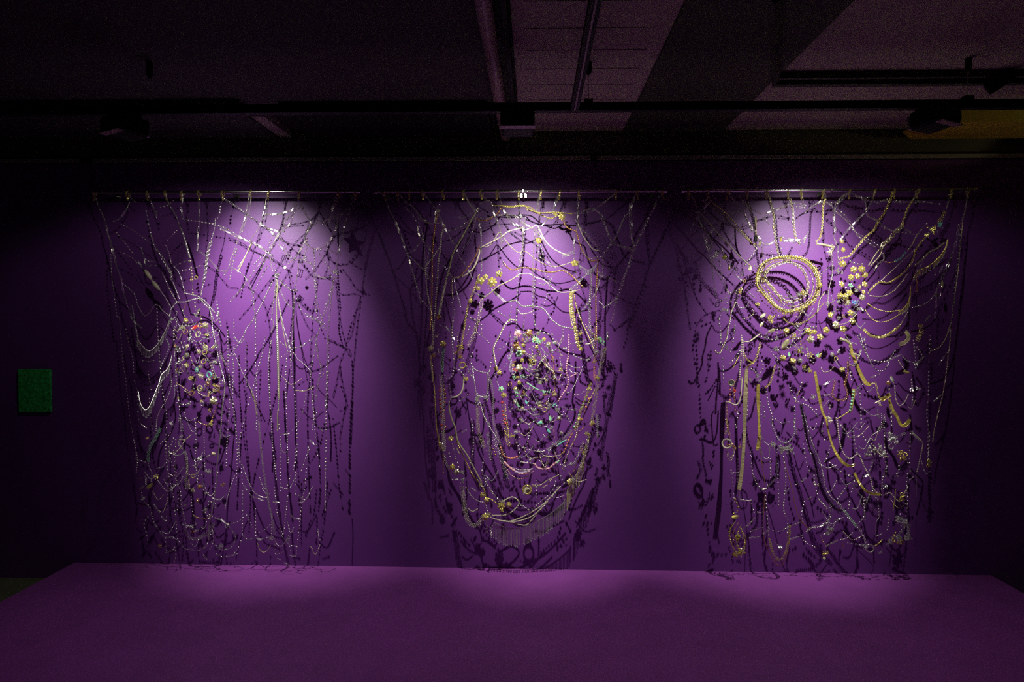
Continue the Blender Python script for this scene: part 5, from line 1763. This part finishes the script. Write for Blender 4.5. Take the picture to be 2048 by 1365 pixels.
b crystal 3.4 : 600,0 640,110 680,180 740,195 790,150 810,80 800,0 ; clear glass bead necklace at lower centre of the right hanging
r silver 1.6 : 510,100 540,180 590,230 585,320 545,325 510,230 ; thin silver loop left of the glass necklace in the right hanging
w silver 1.2 : 820,555 905,500
w silver 1.2 : 430,955 530,920
w silver 1.2 : 540,975 590,935
w silver 1.2 : 420,1010 500,1000
w silver 1 : 620,950 690,950 760,910 860,875
w silver 1.2 : 770,1020 870,990
w silver 1 : 1075,1080 1170,1030
w palegold 1 : 465,840 420,890 365,935
m silver 6 : 1110,720 1120,800 1090,870 1030,910 950,920 910,960 ; silver many-row strand curved at the bottom centre of the right hanging
m jet 5 : 450,480 500,580 550,600 590,560 650,480 655,350
d silver 3 : 450,460 500,570 560,590 580,560
d silver 3 : 650,280 660,420 665,560 670,730
d silver 3 : 430,690 460,800
d silver 3 : 430,280 440,400 460,500
d silver 3 : 560,620 570,760 580,870 590,1020
d silver 3 : 710,320 730,500 720,640 710,760 730,830
d silver 3 : 880,210 900,340 930,440
d silver 3 : 970,480 980,560 1020,690 1100,760
d silver 3 : 890,700 870,800 880,870
d silver 3 : 600,340 605,500
d silver 3 : 1080,760 1050,720 1010,680
d silver 3 : 870,990 890,1040 980,1090
d silver 3 : 340,680 400,690 430,690
d silver 3 : 490,790 520,795
d silver 3 : 640,1050 690,1090
d silver 3 : 1050,30 1040,100
d silver 3 : 1110,230 1080,330 1060,360
d silver 3 : 960,650 920,680
d gold 3.4 : 290,870 250,960 270,1050 300,1120
d silver 3 : 750,850 745,1000
b gold 2.8 : 300,870 255,950 265,1050 300,1120 340,1160 380,1110 378,1020 350,930 ; gold bead loop of the bunch at the bottom left of the right hanging
b copper 2.4 : 330,880 285,960 290,1040 330,1110
b gold 2.4 : 350,900 310,1000 330,1090 360,1100
r gold 1.8 : 345,930 390,1010 380,1090
* ring pearl 21 : 228,205 ; cream oval buckle ring at lower left of the right hanging
* bow copper 14 : 255,215
* leaf gold 17 : 300,830
* cluster gold 18 : 320,1010 ; gold bead cluster in the bunch at the bottom left of the right hanging
* cluster gold 20 : 345,1125 ; lowest gold bead cluster at the bottom left of the right hanging
* cluster gold 13 : 295,1150
* cluster silver 20 : 700,245
* cluster silver 17 : 775,255
* cluster silver 13 : 630,215 740,230
* drop silver 12 : 825,100
* bow gold 13 : 1070,1145
* disc pearl 6 : 1060,1182
* cluster silver 15 : 1105,935
* cluster silver 14 : 1090,970
* burst silver 9 : 685,1088
* cluster copper 10 : 290,240
* cluster copper 8 : 340,235
* pin silver 0 : 720,635,757,592
@C6
f gold 5 : 405,395 440,470 500,550 560,580 640,590 ; short gold ribbed band curved at the lower right of the right hanging
r gold 1.6 : 780,540 770,640 755,740
m silver 6 : 250,660 310,740 370,820 430,880 ; silver many-row strand slanting at the bottom right of the right hanging
m green 5 : 320,740 380,830 420,880
m silver 5 : 440,890 480,960 510,1030
r gold 2.6 : 590,1060 630,1030 655,1000
r wire 1 : 380,480 440,570 500,640 560,700 630,780 600,850 600,960
b silver 2 : 60,220 100,330 135,500 180,600 250,660 ; silver bead string beside the black band at the bottom of the right hanging
d silver 3 : 490,620 490,720 500,820
d silver 3 : 620,640 630,780
d silver 3 : 720,790 700,910
d silver 3 : 800,200 890,300 880,500 890,640 870,820
d silver 3 : 1075,0 1075,130 1075,250
d silver 3 : 330,410 380,430
d silver 3 : 180,300 230,340 280,380
d silver 3 : 360,660 350,720
d silver 3 : 250,630 330,520
d silver 3 : 380,570 400,500 410,440
d silver 3 : 500,690 490,800 430,860
d silver 3 : 340,1030 400,1040 450,1050
d silver 3 : 570,560 510,640
d silver 3 : 690,350 660,440 650,540
d silver 3 : 940,430 900,470 880,560
r wire 1 : 965,400 968,500 965,610
m crystal 6 : 780,790 860,830 890,880 900,980 ; clear glass many-row strand at the bottom right corner of the right hanging
m silver 6 : 880,820 850,900 800,960
d gold 4 : 780,940 760,1010 830,1040
b copper 2 : 100,970 120,1020 145,1055
w silver 1.2 : 150,1060 200,1035 250,1008
b silver 2.4 : 280,1000 330,990 390,940
r copper 1.6 : 290,1020 310,1080
w silver 1 : 490,430 540,410
w silver 1.2 : 515,640 580,605
d silver 3 : 830,330 795,400 770,440
r palegold 2 : 30,480 80,510
d silver 3 : 650,950 600,970
* bow gold 17 : 830,612 ; gold bow brooch at the bottom right of the right hanging
* cluster silver 16 : 870,860 890,980 810,820
* cluster silver 15 : 800,990 760,1010
* cluster gold 13 : 830,1020
* ring silver 18 : 545,1080 ; silver ring cluster at the bottom right of the right hanging
* cluster silver 13 : 500,1070
* leaf palegold 9 : 1075,300
* cluster silver 9 : 720,1030
* cluster silver 8 : 690,520 640,1120
* pin silver 0 : 230,825,300,805
"""
fr_now = 'P'; side = 'A'
for line in DATA.strip().split('\n'):
    line = line.strip()
    if line.startswith('@'):
        fr_now = line[1:]
        if fr_now == 'P': side = 'C'
        else: side = fr_now[0]
        ox, oy, sc_ = FR[fr_now]
        continue
    head, rest = line.split(' : ', 1)
    label = None
    if ' ; ' in rest: rest, label = rest.split(' ; ')
    hd = head.split()
    conv = lambda q: (ox + q[0] / sc_, oy + q[1] / sc_)
    if hd[0] == '*':
        kind, m, size = hd[1], hd[2], float(hd[3])
        for tok in rest.split():
            q = [float(a) for a in tok.split(',')]
            if kind == 'pin':
                a, b = conv(q[:2]), conv(q[2:])
                L = math.hypot(b[0] - a[0], b[1] - a[1])
                charm(side, kind, m, max(L, 8), (a[0] + b[0]) / 2, (a[1] + b[1]) / 2, label, math.degrees(math.atan2(b[1] - a[1], b[0] - a[0])))
            else:
                charm(side, kind, m, size * (1.18 if kind == 'flower' else 1.0), *conv(q), label)
        continue
    if hd[0] == 'g':
        pts, lens = rest.split('|')
        pts = [conv([float(a) for a in t.split(',')]) for t in pts.split()]
        fringe(side, hd[1], pts, [float(a) for a in lens.split()], label, w=float(hd[2]), drop_m='silver' if hd[1] == 'silver' else None)
        continue
    pts = [conv([float(a) for a in t.split(',')]) for t in rest.split()]
    k = hd[0]
    strand(side, k[0], hd[1], float(hd[2]), pts, label, shadow='s' in k[1:], closed='o' in k[1:])

# the small bits between the traced ones: short swagged threads and charms within the three dense fields
FIELDS = (('A', (348, 440, 618, 820), 30, 20), ('A', (290, 455, 830, 1100), 22, 8), ('B', (1018, 1125, 668, 870), 38, 24),
          ('B', (950, 1180, 860, 960), 10, 0), ('C', (1560, 1730, 560, 735), 26, 12), ('C', (1620, 1860, 760, 1080), 22, 4), ('A', (440, 640, 640, 1100), 14, 0))
for sd_, (u0, u1, v0, v1), n1, n2 in FIELDS:
    for k in range(n1):
        a = np.array((rng.uniform(u0, u1), rng.uniform(v0, v1)))
        w_ = rng.uniform(12, 40) * rng.choice((-1, 1)); h_ = rng.uniform(-12, 30)
        b = a + (w_, h_)
        b[0] = min(max(b[0], u0), u1); b[1] = min(max(b[1], v0), v1)
        c = (a + b) / 2 + (0, rng.uniform(4, 18))
        strand(sd_, 'b', str(rng.choice(('silver', 'silver', 'palegold', 'crystal'))), rng.uniform(1.7, 2.6), [a, c, b])
    for k in range(n2):
        charm(sd_, str(rng.choice(('cluster', 'flower', 'bow', 'ring', 'leaf', 'burst'))), str(rng.choice(('palegold', 'silver', 'copper', 'gold'))), rng.uniform(7, 11), rng.uniform(u0, u1), rng.uniform(v0, v1))

# the star: it hangs nearly edge-on to the picture, so that its shadow shows its shape
st_w = on_plane([(708, 488)], 0.0)[0]; L0 = np.array(LAMP_POS[0]); sd = 0.095
sp = st_w + (L0 - st_w) * sd
star = empty('star_charm', tuple(sp), 'flat black five-pointed star charm at the top right of the left hanging', 'charm')
mb = MB(); R = 0.068
ring_ = []
for k in range(10):
    a = math.pi / 2 + 0.18 + k * math.pi / 5; r_ = R if k % 2 == 0 else R * 0.43
    ring_.append((r_ * math.cos(a), 0, r_ * math.sin(a)))
TURN = np.array(Matrix.Rotation(math.radians(-78), 3, 'Z'))
V = [(x, y, z) for y in (-0.0025, 0.0025) for x, _, z in ring_] + [(0, -0.004, 0), (0, 0.004, 0)]
F = []
for k in range(10):
    q = (k + 1) % 10
    F += [(k, q, 20, 20), (10 + q, 10 + k, 21, 21), (k, 10 + k, 10 + q, q)]
mb.add(np.array(V) @ TURN.T + sp, F); mb.build('star_plate', 'jet', star)
t = np.arange(12) * 2 * math.pi / 12
mb = MB(); mb.tube(sp + np.stack([-0.005 + 0.012 * np.cos(t), 0 * t, 0.078 + 0.012 * np.sin(t)], 1), 0.0014, 5, closed=True); mb.build('ring', 'jet', star)
# the rectangular buckle whose shadow hangs right of the centre of the left hanging
bw_ = on_plane([(600, 547)], 0.0)[0]; bp = bw_ + (L0 - bw_) * 0.13
bk = empty('frame_charm', tuple(bp), 'thin black rectangular frame charm at the top centre of the left hanging', 'charm')
c_, s_ = math.cos(-0.3), math.sin(-0.3)
for a, b in (((-1, 1.7), (1, 1.7)), ((1, 1.7), (1, -1.7)), ((1, -1.7), (-1, -1.7)), ((-1, -1.7), (-1, 1.7)), ((0, 1.7), (0, -1.7))):
    mb = MB(); f = lambda q: bp + 0.0115 * np.array((c_ * q[0] + s_ * q[1] * -1, 0, s_ * q[0] + c_ * q[1]))
    mb.tube([f(a), f(b)], 0.0016, 5); mb.build('frame_bar', 'jet', bk)

# ------------------------------------------------------------------ labels
NUM = ['no', 'one', 'two', 'three', 'four', 'five', 'six', 'seven', 'eight', 'nine', 'ten', 'eleven', 'twelve', 'thirteen', 'fourteen', 'fifteen', 'sixteen', 'seventeen', 'eighteen', 'nineteen', 'twenty']
by = {}
used = set()
for root, sd, kind, m, u, v, label, shadow in ITEMS:
    root['category'] = KIND[kind][3]
    if label:
        assert label not in used, label
        used.add(label); root['label'] = label
    else:
        by.setdefault((kind, m, sd, zone(sd, u, v)), []).append((u, root))
for (kind, m, sd, z), lst in by.items():
    lst.sort(key=lambda q: q[0])
    n = len(lst)
    a = ADJ[m]
    row, col = z.split()
    place = {'top': 'at top ', 'upper': 'at upper ', 'mid': 'at mid ', 'lower': 'at lower ', 'bottom': 'at bottom '}[row] + col + ' of the %s hanging' % SIDE_OF[sd]
    for k, (u, root) in enumerate(lst):
        if n == 1: lb = '%s %s %s' % (a, KIND[kind][1], place)
        else:
            lb = '%s from left of %s %s %s %s' % (ORD[k], NUM[n] if n <= 20 else str(n), a, KIND[kind][2], place)
            root['group'] = '%s %s %s' % (a, KIND[kind][2], place)
        root['label'] = lb
# the prototype hook lies on the rod as the first of its row
